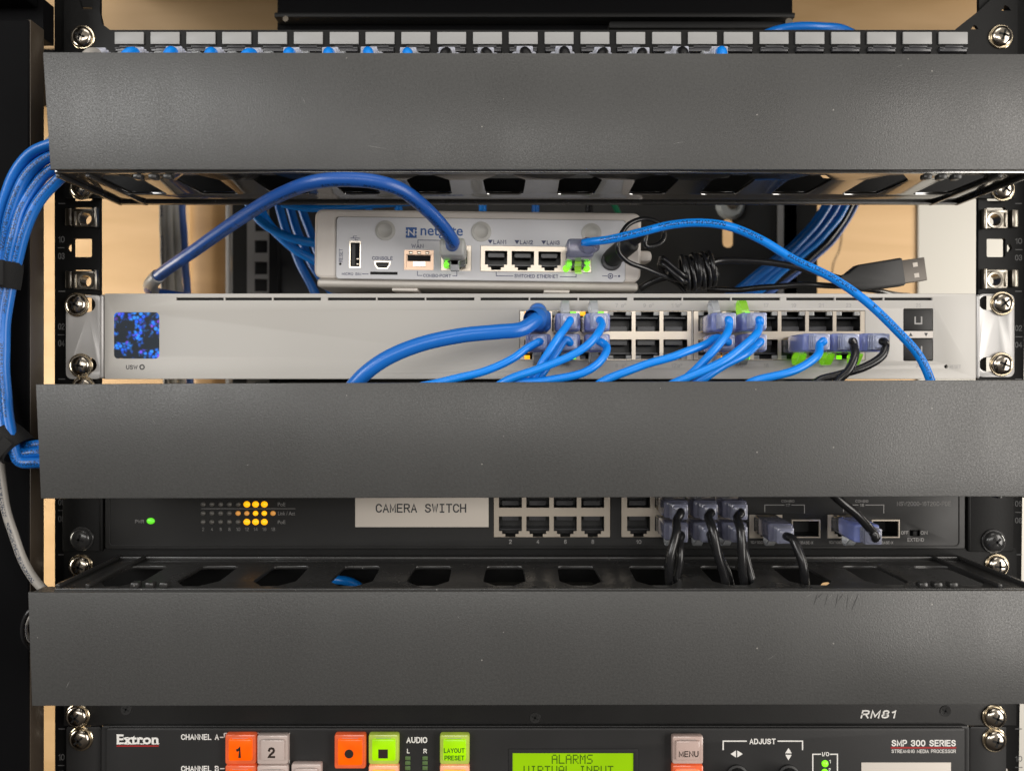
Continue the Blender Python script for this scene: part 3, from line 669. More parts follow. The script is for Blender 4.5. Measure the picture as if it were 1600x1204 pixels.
for i in range(17):
    x = PX0 + PPITCH * i; blue = 1 <= i <= 8 or i == 16
    col = 'bright blue' if blue else ('pale grey' if i == 0 else 'dark grey')
    lab = '%s patch cable in a clear hood under the %s label strip from the left' % (col, ordn[i])
    if i == 16: lab = 'lone bright blue patch cable at the right end of the clear plug row'
    if i == 0: lab = 'pale grey hooded patch cable beside the top left rack screw'
    jx = random.uniform(-1.5, 1.5)
    ps = dict(x=x, z=zp, d=2, up=True, boot='boot_pale', neck='boot_pale', length=33 + random.uniform(-1, 1))
    e = Vector((x, -38, zp))
    cable(lab, [Vector((x + jx, -39.5, zp - 5)), Vector((x + jx * 2, -41, zp - 12)), Vector((x + jx * 3 - 2, -41, zp - 22)), Vector((x - 8, -38, zp - 34)), Vector((x - 22, -34, zp - 44))],
          2.5, 'blue' if blue else ('greycable' if i == 0 else 'blackcable'), 'patch cables plugged into the patch panel', ps)

# ================================================================== CABLE MANAGERS
DX, SP = 16.0, 34.3
def slot_loop(cx):
    return [(cx - 6.5, 19), (cx + 6.5, 19), (cx + 8.3, 20), (cx + 8.9, 22), (cx + 9.5, 46), (cx + 9.0, 47.5), (cx + 1.6, 57.2), (cx - 1.6, 57.2), (cx - 9.0, 47.5), (cx - 9.5, 46), (cx - 8.9, 22), (cx - 8.3, 20)]
def manager(zt, zb, corners, label, tab_x, tops, screws, lift=0, scuffs=()):
    c = [P(*q, 62) for q in corners]                # TL TR BR BL
    t = thing('cable_manager', label, 'cable manager', (DX, -2, (zt + zb) / 2), 'horizontal cable managers')
    x0, x1 = DX - 212, DX + 212
    def wall(z):
        return hplate([rr(x0, x1, 2.5, 59, .8)] + [slot_loop(DX + SP * (i - 5.5)) for i in range(12)], z, 1.6, .3)
    for z in (zt, zb):
        o = obj('slotted_wall', wall(z), 'duct' if z == zt else 'duct_gloss', t)
        s = 1 if z == zt else -1
        q = MB()
        for xx in (x0 + 1.1, x0 + 14, x1 - 1.1, x1 - 14):
            q.box(xx - .9, xx + .9, 3, 58, min(z + s * .7, z + s * 2.4), max(z + s * .7, z + s * 2.4), .3)
        q.box(x0 + 2, x1 - 2, 3, 6.5, min(z + s * .7, z + s * 2.2), max(z + s * .7, z + s * 2.2), .4)
        obj('stiffening_rib', q, 'duct', o)
        if (s < 0) != (zt > 0): continue
        for px in tab_x:
            xx = X(px, 58); bz = z + s * 1.0
            obj('snap_tooth', MB().box(xx - 1.9, xx + 1.9, 55.5, 59.5, min(bz, bz + s * 2.4), max(bz, bz + s * 2.4), .7), 'duct', o)
    zc = (zt + zb) / 2
    holes = [rr(DX + SP * (i - 5.5) - 12, DX + SP * (i - 5.5) + 12, zc - 12, zc + 12, 3) for i in (1, 3, 5, 6, 8, 10)]
    obj('backplate', vplate([rr(X(100, 2), X(1588, 2), zc - 22 + lift, zc + 22 + lift, 1)] + holes, 2.2, 2), 'black', t)
    # snap-on cover: front sheet with folded returns
    loop = [(p.x, p.z) for p in c]
    cv = obj('cover', vplate([loop], 62, 2.0, .7), 'cover', t)
    q = MB(); zz = (c[0].z + c[1].z) / 2
    for (a, b_, s) in ((c[0], c[1], -1), (c[3], c[2], 1)):
        vs = []
        for p in (a, b_):
            k = 1.2 if p is a else -1.2
            vs += [q.bm.verts.new((p.x + k, -60.2, p.z + s * .2)), q.bm.verts.new((p.x + k, -52, p.z + s * .2)), q.bm.verts.new((p.x + k, -52, p.z + s * 1.0)), q.bm.verts.new((p.x + k, -60.2, p.z + s * 1.0))]
        for f in ((0, 1, 2, 3), (4, 7, 6, 5), (0, 4, 5, 1), (1, 5, 6, 2), (2, 6, 7, 3), (3, 7, 4, 0)): q.bm.faces.new([vs[i] for i in f])
    obj('folded_edge', q, 'cover', cv)
    for a, b_, wd in scuffs:
        q = MB(); pa, pb = P(*a, 62.06), P(*b_, 62.06); dr = (pb - pa).normalized(); nn = Vector((-dr.z, 0, dr.x)) * wd
        q.bm.faces.new([q.bm.verts.new(v) for v in (pa - nn * .3, pa.lerp(pb, .4) - nn, pb, pa.lerp(pb, .5) + nn)]); obj('scratch', q, 'scuff_light' if wd in (.11, .08, .07, .09, .1) else 'scuff_dark', cv)
    for px, py, m, rg in screws: screw(px, py, t, 2.2, m=m, ring=rg, spin=random.uniform(0, 1.5))
    return t
manager(136.5, 89.3, [(66, 81), (1647, 84), (1647, 265), (78, 265)], 'uppermost grey cable manager cover, below the row of label strips', (216, 240, 263, 1448, 1471, 1494), 1,
        [(128, 294, 'chrome', 'washer'), (1566, 296, 'chrome', 'washer')], 0, [((473, 152), (477, 163), .11), ((570, 227), (606, 233), .08), ((1050, 225), (1072, 221), .07), ((1400, 105), (1412, 101), .07)])
manager(-13, -50, [(55, 600), (1647, 593), (1647, 775.5), (63, 779)], 'middle grey cable manager cover, just below the silver switch', (240, 264, 1448, 1471), 1,
        [(131, 606, 'chrome', 'washer')], 4, [((145, 627), (149, 630), .11), ((384, 727), (390, 725), .09), ((238, 655), (243, 662), .07)])
manager(-91.8, -139, [(43, 925), (1647, 922), (1647, 1100), (49, 1103)], 'lowest grey cable manager cover, between the label and the lit buttons', (212, 235, 257, 1441, 1464, 1488), 1,
        [(127, 884, 'chrome', 'washer'), (1557, 883, 'chrome', 'washer')], 7, [((1270 + 8 * k, 926), (1258 + 8 * k + (k * 5) % 9, 933 + (k * 13) % 24), .10 + .05 * ((k * 7) % 4)) for k in range(10)] + [((103, 1075), (109, 1062), .08), ((715, 962), (718, 966), .1), ((1200, 1030), (1212, 1022), .07)])

# ================================================================== SILVER SWITCH
sd = 3
t = thing('network_switch', 'silver rack switch with a blue lit square screen and two rows of ports', 'network switch', (X(844, sd), -sd, Z(592, sd)))
sw = t
COLS = [838.0, 881.5, 925.0, 968.5, 1012.0, 1055.5, 1110.0, 1153.5, 1197.0, 1240.0, 1283.0, 1326.0]
JW, JH = 37.5 * sc(sd), 31 * sc(sd)
ZT, ZB = Z(502, sd), Z(545.5, sd)
banks = [(812, 485, 1081, 563), (1083, 485, 1352, 563)]
vents = []
for a, b_ in ((275, 501), (512, 741), (751, 980), (990, 1219), (1229, 1457)):
    ww = (b_ - a) / 3
    for k in range(3): vents.append(pr(a + ww * k + (1.2 if k else 0), 465, a + ww * (k + 1) - (1.2 if k < 2 else 0), 469, sd))
holes = vents + [pr(*q, sd) for q in banks] + [pr(178, 488, 248.5, 560, sd, 2), pr(1412, 482, 1458, 563.5, sd, .5), circ(X(1478.5, sd), Z(572.5, sd), .9, 12)]
obj('faceplate', vplate([pr(163, 458.5, 1525, 592, sd, .6)] + holes, sd, 1.6, .3), 'silver', t)
b = MB().box(X(166, sd), X(1522, sd), -200, -14, Z(591, sd), Z(460, sd)); b.box(X(166, sd), X(1522, sd), -14, sd - 1.7, Z(460.6, sd), Z(459, sd)); b.box(X(166, sd), X(1522, sd), -14, sd - 1.7, Z(591.5, sd), Z(590, sd)); b.box(X(166, sd), X(806, sd), -13.9, sd - 1.8, Z(589.5, sd), Z(572, sd)); obj('chassis', b, 'silver', t)
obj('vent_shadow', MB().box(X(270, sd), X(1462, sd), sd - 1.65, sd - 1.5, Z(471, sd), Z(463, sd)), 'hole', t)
for side in (0, 1):
    if side == 0:
        lp = pr(103, 461, 160, 592, 2, 3); sl = [(116, 476), (118, 570)]; off = 9
    else:
        lp = pr(1527, 459, 1585, 589, 2, 3); sl = [(1554, 473), (1554, 569)]; off = -1
    hs = []
    for q in sl: hs.append([(x + (q[0] + off + (5 if side == 0 else -4) - U0) * sc(2), z + Z(q[1], 2)) for x, z in rr(-6.2, 6.2, -3.6, 3.6, 3.5)])
    ear = obj('ear_bracket', vplate([lp] + hs, 2.2, 1.9, .3), 'ear', t)
    xa, xb = (X(156, 2), X(163, 2)) if side == 0 else (X(1524.6, 2), X(1531, 2))
    obj('bracket_fold', MB().box(xa, xb, -6, 2.9, Z(591.5, 2), Z(460, 2), 1.3, 3), 'ear', ear)
screw(121, 476, t, 2.6, spin=.5); screw(127, 571, t, 2.6, spin=.2); screw(1565, 474, t, 2.6, spin=.9); screw(1564, 569, t, 2.6, spin=.4)
dsp = obj('status_screen', MB().rect(178.3, 488.3, 248.2, 559.7, sd - .2, 1.2), 'display', t)
text('USW', 197, 570, 215, 577, sd, 'dark_ink', t, .012)
b = MB()
for k in range(8):
    a0, a1 = [2 * math.pi * (k + q) / 8 for q in (.02, .98)]
    c0 = Vector((X(222, sd), 0, Z(573.3, sd)))
    vs = [b.bm.verts.new((c0.x + r_ * math.cos(a), -(sd + .03), c0.z + r_ * math.sin(a))) for r_, a in ((.8, a0), (1.45, a0), (1.45, a1), (.8, a1))]; b.bm.faces.new(vs)
obj('ring_icon', b, 'dark_ink', t)
led_t = {0: ('led_orange', 'led_orange'), 1: (None, 'led_green'), 2: ('led_orange', 'led_green'), 7: ('pipe', 'led_green')}
led_b = {0: ('led_orange', 'pipe'), 1: ('pipe', 'led_green'), 6: ('pipe', 'led_orange'), 7: ('led_orange', 'led_green'), 9: ('pipe', 'led_green'), 10: ('pipe', 'led_green'), 11: ('led_green', 'pipe')}
for q, (a, b_) in zip(banks, ((0, 6), (6, 12))):
    lps = [pr(q[0] + .8, q[1] + .8, q[2] - .8, q[3] - .8, sd - .3)]
    for i in range(a, b_):
        for zz, up in ((ZT, True), (ZB, False)):
            x = X(COLS[i], sd); lps.append(rr(x - JW / 2, x + JW / 2, zz - JH / 2, zz + JH / 2, .2))
    bank = obj('port_bank', vplate(lps, sd - .3, .6), 'shield', t)
    for i in range(a, b_):
        x = X(COLS[i], sd)
        for zz, up, ld in ((ZT, True, led_t), (ZB, False, led_b)):
            l = [('pipe' if v is None else v) for v in ld.get(i, ('pipe', 'pipe'))]
            jack(x, zz, JW, JH, up, sd - .5, t, l)
for i in range(12):
    s = str(1 + 2 * i); s2 = str(2 + 2 * i); cx = COLS[i]
    if i < 8:
        text(s, cx - 7, 474, cx - 7 + 4.2 * len(s), 480, sd, 'grey_ink', t); text('ø*', cx + 2, 473, cx + 10, 480.5, sd, 'grey_ink', t)
        text(s2, cx - 7, 568, cx - 7 + 4.2 * len(s2), 574, sd, 'grey_ink', t); text('ø*', cx + 3, 567, cx + 11, 574.5, sd, 'grey_ink', t)
    else:
        text(s, cx - 4, 474, cx + 4, 480, sd, 'grey_ink', t); text(s2, cx - 4, 568, cx + 4, 574, sd, 'grey_ink', t)
for (a, b_) in ((482, 517), (528, 563.5)):
    o = obj('sfp_dust_plug', MB().rect(1412.6, a + .6, 1457.4, b_ - .6, sd + .4, 3, .5), 'face_black', t)
    cz_ = (a + b_) / 2
    line([(1430, cz_ + 6), (1430, cz_ - 4)], 2.2, sd + .4, 'grey_ink', o); line([(1440, cz_ - 4), (1440, cz_ + 6), (1430, cz_ + 6)], 2.2, sd + .4, 'grey_ink', o)
o = obj('sfp_divider', MB().rect(1412.4, 517.2, 1457.8, 527.8, sd - .05, 2), 'router', t)
for cx, s in ((1423, 1), (1447, -1)):
    b = MB(); vs = [b.bm.verts.new((X(cx + u, sd), -(sd + .02), Z(522.5 - s * v, sd))) for u, v in ((-3, -2.5), (3, -2.5), (0, 3))]; b.bm.faces.new(vs); obj('arrow_mark', b, 'dark_ink', o)
text('25', 1431, 474, 1439, 480, sd, 'grey_ink', t); text('26', 1431, 568, 1439, 574, sd, 'grey_ink', t)
obj('reset_hole', MB().cyl((X(1478.5, sd), -(sd - 1.5), Z(572.5, sd)), (0, -1, 0), 1.2, .2, 12), 'hole', t)
text('RESET', 1484, 570, 1501.5, 576, sd, 'grey_ink', t)

# ================================================================== ROUTER on top of the switch
fd = -6
t = thing('router', 'white boxy router with four LAN sockets sitting on the silver switch', 'router', P(746, 452, fd))
rt = t
def shell(x0, x1, z0, z1, d0, d1, r):
    b = MB(); n = 6
    lp = rr(x0, x1, z0, z1, r, n)
    cs = [(d1, 1.6), (d1 - .5, .5), (d1 - 1.6, 0), (d0 + 1, 0), (d0, 1)]
    rings = []
    for d_, ins in cs:
        l2 = rr(x0 + ins, x1 - ins, z0 + ins, z1 - ins, max(r - ins, .5), n); rings.append([b.bm.verts.new((u, -d_, v)) for u, v in l2])
    for p, q in zip(rings, rings[1:]):
        for i in range(len(p)): b.bm.faces.new((p[i], p[(i + 1) % len(p)], q[(i + 1) % len(q)], q[i]))
    b.bm.faces.new(rings[-1][::-1])
    b.add(vplate([rr(x0 + 1.55, x1 - 1.55, z0 + 1.55, z1 - 1.55, max(r - 1.6, .5), n), pr(524, 341, 977, 438.3, d1, 1.6)], d1, 1.2))
    return b
obj('housing', shell(X(490, fd), X(1001, fd), Z(438, fd), Z(329, fd), fd - 120, fd, 4.5), 'router', t)
b = MB().box(X(494, fd), X(998, fd), fd - 118, fd - 1.0, Z(451, fd), Z(437.5, fd), 1.5, 3); obj('base_plate', b, 'router_base', t)
for px in (632, 870): obj('foot', MB().box(X(px - 20, fd), X(px + 20, fd), fd - 20, fd - 1, Z(455.5, fd), Z(451.2, fd), .3), 'router', t)
fp = fd + .9
usb = pr(545, 379, 563, 421, fp); mini = [(X(a, fp), Z(b_, fp)) for a, b_ in ((584, 410), (610, 410), (609, 416), (605, 422), (589, 422), (585, 416))]
sim = pr(578, 426.5, 621, 431, fp); sfp = pr(631, 392, 677, 423, fp); cmb = pr(688, 383.5, 736, 423.5, fp); lan = pr(750, 383.5, 924, 424, fp)
hs = [usb, mini, sim, sfp, cmb, lan, circ(X(531, fp), Z(415, fp), .7, 10)]
obj('front_panel', vplate([pr(525, 342, 976, 437.5, fp, 1.6)] + hs, fp, .8), 'router_face', t)
g = MB(); g.bm = vplate([pr(523.8, 340.8, 977.2, 438.5, fp, 1.8), pr(525, 342, 976, 437.5, fp, 1.6)], fd + .25, .3).bm
obj('panel_seam', g, 'grey_ink', t)
# usb
o = obj('usb_port', vplate([usb, pr(547, 381.5, 561.5, 419, fp)], fp + .15, 1.4), 'chrome', t)
obj('usb_cavity', MB().openbox(X(546, fp), X(562, fp), fd + .06, fp - .2, Z(420, fp), Z(380, fp)), 'hole', o)
obj('usb_tongue', MB().rect(549, 384, 554.5, 417, fp - .1, .5), 'portin', o)
for yy in (405, 413): obj('usb_spring', MB().rect(556.5, yy, 560, yy + 3.5, fp - .1, .4, .1), 'chrome', o)
mo = [(X(597 + (a - 597) * .82, fp), Z(416 + (b_ - 416) * .72, fp)) for a, b_ in ((584, 410), (610, 410), (609, 416), (605, 422), (589, 422), (585, 416))]
o = obj('mini_usb_port', vplate([mini, mo], fp + .1, 1), 'chrome', t); obj('cavity', vplate([mo], fp - .45, .2), 'hole', o)
obj('tongue', MB().rect(589, 414.5, 605, 417.5, fp - .1, .3), 'portin', o)
obj('sim_slot', MB().rect(578.2, 426.7, 620.8, 430.8, fp - .4, .3), 'hole', t)
obj('reset_hole', MB().cyl((X(531, fp), -(fp - .6), Z(415, fp)), (0, -1, 0), .9, .1, 10), 'hole', t)
# sfp cage
o = obj('sfp_cage', vplate([sfp, pr(634, 399, 674, 419, fp)], fp + .2, 1.2), 'sfp', t)
obj('cage_cavity', MB().openbox(X(633, fp), X(675, fp), fd + .06, fp - .3, Z(420, fp), Z(398, fp)), 'sfp', o)
q = MB()
for px in (638, 651, 664): q.rect(px, 394, px + 6, 398, fp + .5, .4, .1)
q.rect(645, 410, 664, 417, fp - .1, .4); obj('spring_finger', q, 'chrome', o)
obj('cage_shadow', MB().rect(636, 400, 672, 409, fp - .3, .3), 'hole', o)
# combo jack, lan block
def router_jacks(px0, px1, opens, name, leds):
    yc = 408.5; lps = [pr(px0 + .6, 384.1, px1 - .6, 423.4, fp)]
    W2, H2 = 35 * sc(fp), 30 * sc(fp)
    for cx in opens: lps.append(jack_loop(X(cx, fp), Z(yc - 2, fp), W2, H2, False))
    obj(name, vplate(lps, fp + .25, 1.0), 'shield', t)
    for cx, l in zip(opens, leds):
        jo = jack(X(cx, fp), Z(yc - 2, fp), W2, H2, False, fp - .35, t, None, depth=.4 + 11)
        for px, py, m in l: obj('led', MB().lathe(P(px, py, fp), (0, -1, 0), [(0, 1.6), (1.3, 1.5), (1.7, .9), (1.7, .2)], 14), m, jo)
G_ = 'led_green'
router_jacks(688, 736, [712], 'combo_port_shield', [[(698, 404, G_), (697.5, 415, G_)]])
router_jacks(750, 924, [774.5, 816.3, 858.1, 899.9], 'lan_port_shield', [[], [], [], [(884, 418, G_), (888, 411, G_), (916, 407.5, G_), (916, 417.5, G_)]])
for px, py in ((601, 362), (751, 362), (923, 362)):
    b = MB().lathe(P(px, py, fp), (0, -1, 0), [(5.2, 0), (5.1, .35), (3.6, .5), (3.4, .35), (0, .35)], 32); obj('rubber_dot', b, 'disc', t)
# lettering
N_ = 'navy_ink'
text('RESET', 529, 391.5, 535, 412, fp, N_, t, vertical=True)
text('CONSOLE', 581, 402.5, 613, 408, fp, N_, t, .01); text('MICRO SIM', 534, 428.5, 564, 432.5, fp, N_, t, .01); line([(566, 430.3), (575, 430.3)], 1, fp, N_, t)
text('WAN', 642, 382.5, 661, 389, fp, N_, t, .01); text('COMBO·PORT', 661, 429, 704.5, 434, fp, N_, t, .01)
line([(652, 381.5), (652, 376.3), (700, 376.3)], 1, fp, N_, t); line([(652, 425), (652, 431.5), (659, 431.5)], 1, fp, N_, t); line([(713.5, 425), (713.5, 431.5), (707, 431.5)], 1, fp, N_, t)
for k in range(4):
    px = 761 + 41.8 * k
    b = MB(); vs = [b.bm.verts.new((X(px + u, fp), -(fp + .03), Z(377.5 + v, fp))) for u, v in ((0, -3), (8, -3), (4, 3.2))]; b.bm.faces.new(vs); obj('arrow_mark', b, N_, t)
    text('LAN%d' % (k + 1), px + 8.8, 374.3, px + 29, 381, fp, N_, t, .012)
text('SWITCHED ETHERNET', 803.5, 427.5, 872, 433, fp, N_, t, .01)
line([(775, 425), (775, 430.5), (801, 430.5)], 1, fp, N_, t); line([(900, 425), (900, 430.5), (875, 430.5)], 1, fp, N_, t)
lg = obj('logo_mark', MB().rect(633, 356.5, 650, 373, fp + .08, .07), 'blue_ink', t)
text('N', 636, 359.5, 647, 370, fp + .09, 'router_face', lg, .03)
for a in ((632.9, 361, 635, 362.4), (632.9, 366.5, 635, 368), (648, 361, 650.1, 362.4), (648, 366.5, 650.1, 368)): obj('logo_cut', MB().rect(*a, fp + .12, .05), 'router_face', lg)
text('netgate', 656, 355.5, 722, 374, fp, 'blue_ink', t, .012)
o = line([(547, 374.5), (561, 374.5)], .9, fp, N_, t, 'usb_symbol'); line([(551, 374), (551, 371.5), (556, 371.5)], .8, fp, N_, t, 'usb_symbol'); line([(554, 375), (554, 377.5), (558, 377.5)], .8, fp, N_, t, 'usb_symbol')
# power socket
ps_ = P(955, 404, fp)
o = obj('power_socket', MB().lathe(ps_, (0, -1, 0), [(5.4, -.5), (5.4, .5), (4.4, .8), (2.8, .6), (2.8, -.2)], 28), 'contact', t)
line([(941, 428.5), (948, 428.5)], 1, fp, N_, t); line([(960, 428.5), (963, 428.5)], 1, fp, N_, t)
b = vplate([circ(X(953.5, fp), Z(428.5, fp), 1.45), circ(X(953.5, fp), Z(428.5, fp), 1.0)], fp + .06, .05); obj('polarity_symbol', b, N_, t)
obj('polarity_dot', MB().cyl(P(953.5, 428.5, fp), (0, -1, 0), .55, .06), N_, t); obj('polarity_dot', MB().cyl(P(967, 428.5, fp), (0, -1, 0), .55, .06), N_, t)
b = MB()
vs = [b.bm.verts.new(P(*q)) for q in ((987, 400, fd - .4), (1001, 384, fd - .4), (1021, 393, fd - 3), (1002, 408, fd + 1.5))]
foot = MB().box(X(984, fd), X(1020, fd), fd - 14, fd - 3, Z(404, fd), Z(386, fd), 2)
b.bm.free(); obj('corner_latch', foot, 'router', t)
t.rotation_euler = (0, math.radians(.75), 0)

# ================================================================== CABLES IN THE SILVER SWITCH
gsw = 'blue cables plugged into the silver switch'
def swc(col, up, label, pts, r=1.87, m='blue', **k):
    ps = dict(x=X(COLS[col], sd), z=(ZT if up else ZB), d=sd, up=up); ps.update(k)
    return cable(label, pts, r, m, None if m == 'blackcable' else gsw, ps)
swc(0, False, 'thin blue cable below the thick one, lowest at the leftmost port', [(826, 543, 38), (800, 562, 42), (750, 581, 46), (685, 597, 49), (640, 612, 49), (622, 640, 44)])
swc(1, False, 'blue cable in the second lower port, half hidden behind crossing cables', [(884, 530, 38), (868, 552, 39), (850, 580, 41), (838, 597, 42), (830, 625, 42)])
swc(1, True, 'blue cable dropping steeply from the second upper port', [(885, 509, 39), (872, 528, 44), (850, 563, 46), (838, 585, 46), (826, 600, 46), (812, 628, 44)])
swc(2, False, 'blue cable curling below from the third lower port', [(948, 542, 39), (938, 563, 44), (910, 582, 47), (850, 594, 49), (800, 601, 49), (775, 630, 44)])
swc(2, True, 'blue cable sweeping over its neighbours from the third upper port', [(941, 508, 40), (930, 526, 47), (895, 553, 50), (840, 577, 52), (786, 598, 51), (745, 625, 46)])
swc(6, False, 'blue cable sweeping far left with faint print from the seventh lower port', [(1120, 528, 37), (1100, 540, 42), (1060, 553, 46), (1000, 572, 48), (942, 597, 50), (905, 625, 45)], m='blue_print', length=30)
swc(7, False, 'blue cable half hidden under the printed one, eighth lower port', [(1181, 540, 37), (1166, 553, 41), (1130, 572, 44), (1100, 590, 46), (1080, 602, 46), (1050, 630, 44)])
swc(6, True, 'blue cable with a clear raised latch at the seventh upper port', [(1139, 507, 38), (1134, 522, 44), (1112, 550, 48), (1085, 580, 48), (1064, 598, 48), (1040, 628, 44)], length=34, yaw=-.05)
swc(7, True, 'printed blue cable under a green lit latch at the eighth upper port', [(1187, 507, 38), (1182, 523, 45), (1155, 547, 50), (1115, 571, 53), (1055, 597, 53), (1015, 625, 46)], m='blue_print', tab='tab_green', length=35, yaw=-.06)
swc(9, False, 'lone blue cable in the lower row beside two black ones', [(1281, 538, 40), (1276, 556, 47), (1250, 575, 50), (1172, 598, 51), (1140, 625, 45)], tab='tab_green', length=37, yaw=-.03)
swc(10, False, 'black cable in the silver switch dropping almost straight down', [(1333, 536, 40), (1335, 555, 44), (1326, 580, 46), (1308, 598, 46), (1290, 630, 44)], m='blackcable', tab='tab_green', length=37, yaw=-.06)
swc(11, False, 'black cable from the last lower port of the silver switch', [(1383, 536, 40), (1381, 552, 42), (1350, 574, 43), (1310, 586, 44), (1276, 597, 45), (1255, 630, 44)], m='blackcable', tab='tab_green', length=38, yaw=-.09)
# thick dark blue cable at the first port: moulded plug
t = thing('network_cable', 'thick dark blue cable with a moulded plug at the leftmost upper port', 'cable', (X(COLS[0], sd), -sd, ZT), gsw)
x0 = X(COLS[0], sd)
po = obj('plug', MB().box(x0 - 5.5, x0 + 5.5, sd - 6, sd + 9, ZT - 3.9, ZT + 3.9, .5), 'clear', t)
obj('boot', MB().box(x0 - 5.9, x0 + 5.9, sd + 6, sd + 28, ZT - 6.4, ZT + 3.2, 2.0, 3), 'boot_deep', po)
obj('latch_hood', MB().lathe((x0, -(sd + 5), ZT + 3.2), (0, -1, 0), [(0, 0), (3.8, 0), (4.4, 3), (4.4, 14), (3.6, 18), (0, 19)], 24), 'boot_deep', po)
obj('strain_relief', MB().lathe((x0, -(sd + 26), ZT - 1), (-.5, -1, -.05), [(0, 0), (6.0, 0), (5.6, 3), (5.8, 3.4), (5.2, 5), (5.4, 5.4), (4.2, 8)], 24), 'boot_deep', po)
obj('jacket', MB().tube(smooth_path([Vector((x0, -(sd + 22), ZT - .5)), Vector((x0 - .5, -(sd + 31), ZT - 1)), P(815, 514, 40), P(780, 518, 43), P(720, 524, 46), P(650, 540, 47), P(595, 565, 47), P(557, 597, 46), P(530, 640, 42)]), 3.45, 18), 'deep', t, ang=60)

# ================================================================== ROUTER CABLES
t = thing('network_cable', 'dark blue cable arching from the wood background into the router WAN socket', 'cable', P(712, 405, fp), None)
zz = P(712, 407, fp)
po = obj('plug', MB().box(zz.x - 5.5, zz.x + 5.5, fp - 6, fp + 9, zz.z - 3.9, zz.z + 3.9, .5), 'clear', t)
obj('boot', MB().box(zz.x - 6.2, zz.x + 6.2, fp + 9, fp + 26, zz.z - 1.6, zz.z + 7.2, 1.8, 3), 'boot_grey', po)
obj('latch', MB().box(zz.x - 2.3, zz.x + 2.3, fp + 4, fp + 9, zz.z - 6.4, zz.z + .2, .6), 'tab', po)
obj('jacket', MB().tube(smooth_path([Vector((zz.x, -(fp + 22), zz.z + 2.6)), Vector((zz.x + .2, -(fp + 29), zz.z + 4)), P(708, 378, 27), P(692, 354, 36), P(662, 323, 48), P(627, 297, 57), P(590, 285, 62), P(545, 280.5, 63), P(495, 284, 61), P(440, 303, 50), P(370, 345, 28), P(300, 394, 4), P(255, 425, -18), P(238, 440, -28), P(234, 452, -40), P(250, 459, -60), P(330, 470, -90)]), 3.15, 18), 'deep_print', t, ang=60)
pts = [P(247, 431, -21.5), P(240, 438, -27), P(234.5, 447, -36), P(238, 454, -46)]
obj('taped_end', MB().tube(smooth_path(pts), 3.7, 16), 'boot_grey', t)

t = thing('network_cable', 'bright printed blue cable looping from router LAN4 down across the switch', 'cable', P(900, 407, fp))
zz = P(900, 408, fp)
po = obj('plug', MB().box(zz.x - 5.5, zz.x + 5.5, fp - 6, fp + 9, zz.z - 3.9, zz.z + 3.9, .5), 'clear', t)
obj('boot', MB().box(zz.x - 6.6, zz.x + 6.4, fp + 9, fp + 27, zz.z - 2.0, zz.z + 7.0, 1.6, 3), 'boot_dark', po)
obj('strain_relief', MB().lathe((zz.x + 1, -(fp + 23), zz.z + 2.8), (.75, -.6, .12), [(0, 0), (4.6, 0), (4.4, 3), (4.7, 3.3), (3.8, 6), (3.2, 8), (0, 8)], 20), 'boot_dark', po)
b = MB(); pf = [(10, -1.4), (7, -3.4), (7.4, -5.6), (9.5, -7.4), (12, -7.8)]; vs = []
for dd, h in pf: vs.append([b.bm.verts.new((zz.x + .3 + sx * 1.7, -(fp + dd), zz.z + h + hh)) for sx, hh in ((-1, -.4), (1, -.4), (1, .4), (-1, .4))])
for p, q in zip(vs, vs[1:]):
    for i in range(4): b.bm.faces.new((p[i], p[(i + 1) % 4], q[(i + 1) % 4], q[i]))
b.bm.faces.new(vs[0]); b.bm.faces.new(vs[-1][::-1]); obj('latch', b, 'tab_green', po)
obj('jacket', MB().tube(smooth_path([P(912, 380, 22), P(921, 378, 25), P(950, 374.5, 30), P(1000, 363, 34), P(1050, 351, 36), P(1095, 348, 38), P(1140, 354, 39), P(1190, 375, 39), P(1240, 405, 39), P(1300, 434, 39), P(1350, 468, 40), P(1400, 515, 43), P(1436, 556, 45), P(1455, 597, 46), P(1466, 640, 42)]), 1.95, 14), 'blue_print', t, ang=60)

# power cord: barrel plug, loop, tied coil, USB plug
t = thing('power_cord', 'black power cord tied in a coil, its USB plug lying on the switch', 'cord', P(1085, 450, -10))
ax = (Vector((.55, -.72, .42))).normalized()
po = obj('barrel_plug', MB().lathe(ps_ + Vector((0, .5, 0)), ax, [(0, -2), (3.2, -2), (4.6, 0), (5.0, 1.2), (5.0, 15), (4.6, 16), (3.2, 17), (3.0, 19), (3.2, 19.6), (2.8, 21), (3.0, 22), (2.2, 24)], 22), 'rubber', t)
bend = ps_ + ax * 22
obj('jacket', MB().tube(smooth_path([bend, bend + ax * 5, P(1008, 383, 15), P(1030, 381, 11), P(1038, 366, 9), P(1030, 350, 9), P(1008, 342, 10), P(983, 350, 12), P(968, 372, 14), P(966, 392, 14), P(980, 408, 12), P(1010, 420, 8), P(1040, 432, 2), P(1062, 438, -4)]), 1.25, 10), 'blackcable', t, ang=60)
hel = []; ax0 = P(1066, 428, -4); ax1 = P(1113, 420, -6); nn = 8
for i in range(nn * 22 + 1):
    f = i / (nn * 22); a = 2 * math.pi * i / 22; c0 = ax0.lerp(ax1, f)
    wv = 1 + .10 * math.sin(i * .37)
    hel.append(c0 + Vector((-.22 * 8.2 * math.sin(a) + .8 * math.sin(i * .21), -6.4 * math.cos(a) * wv, 8.2 * math.sin(a) * wv)))
obj('coil', MB().tube(hel, 1.2, 8), 'blackcable', t, ang=60)
b = MB()
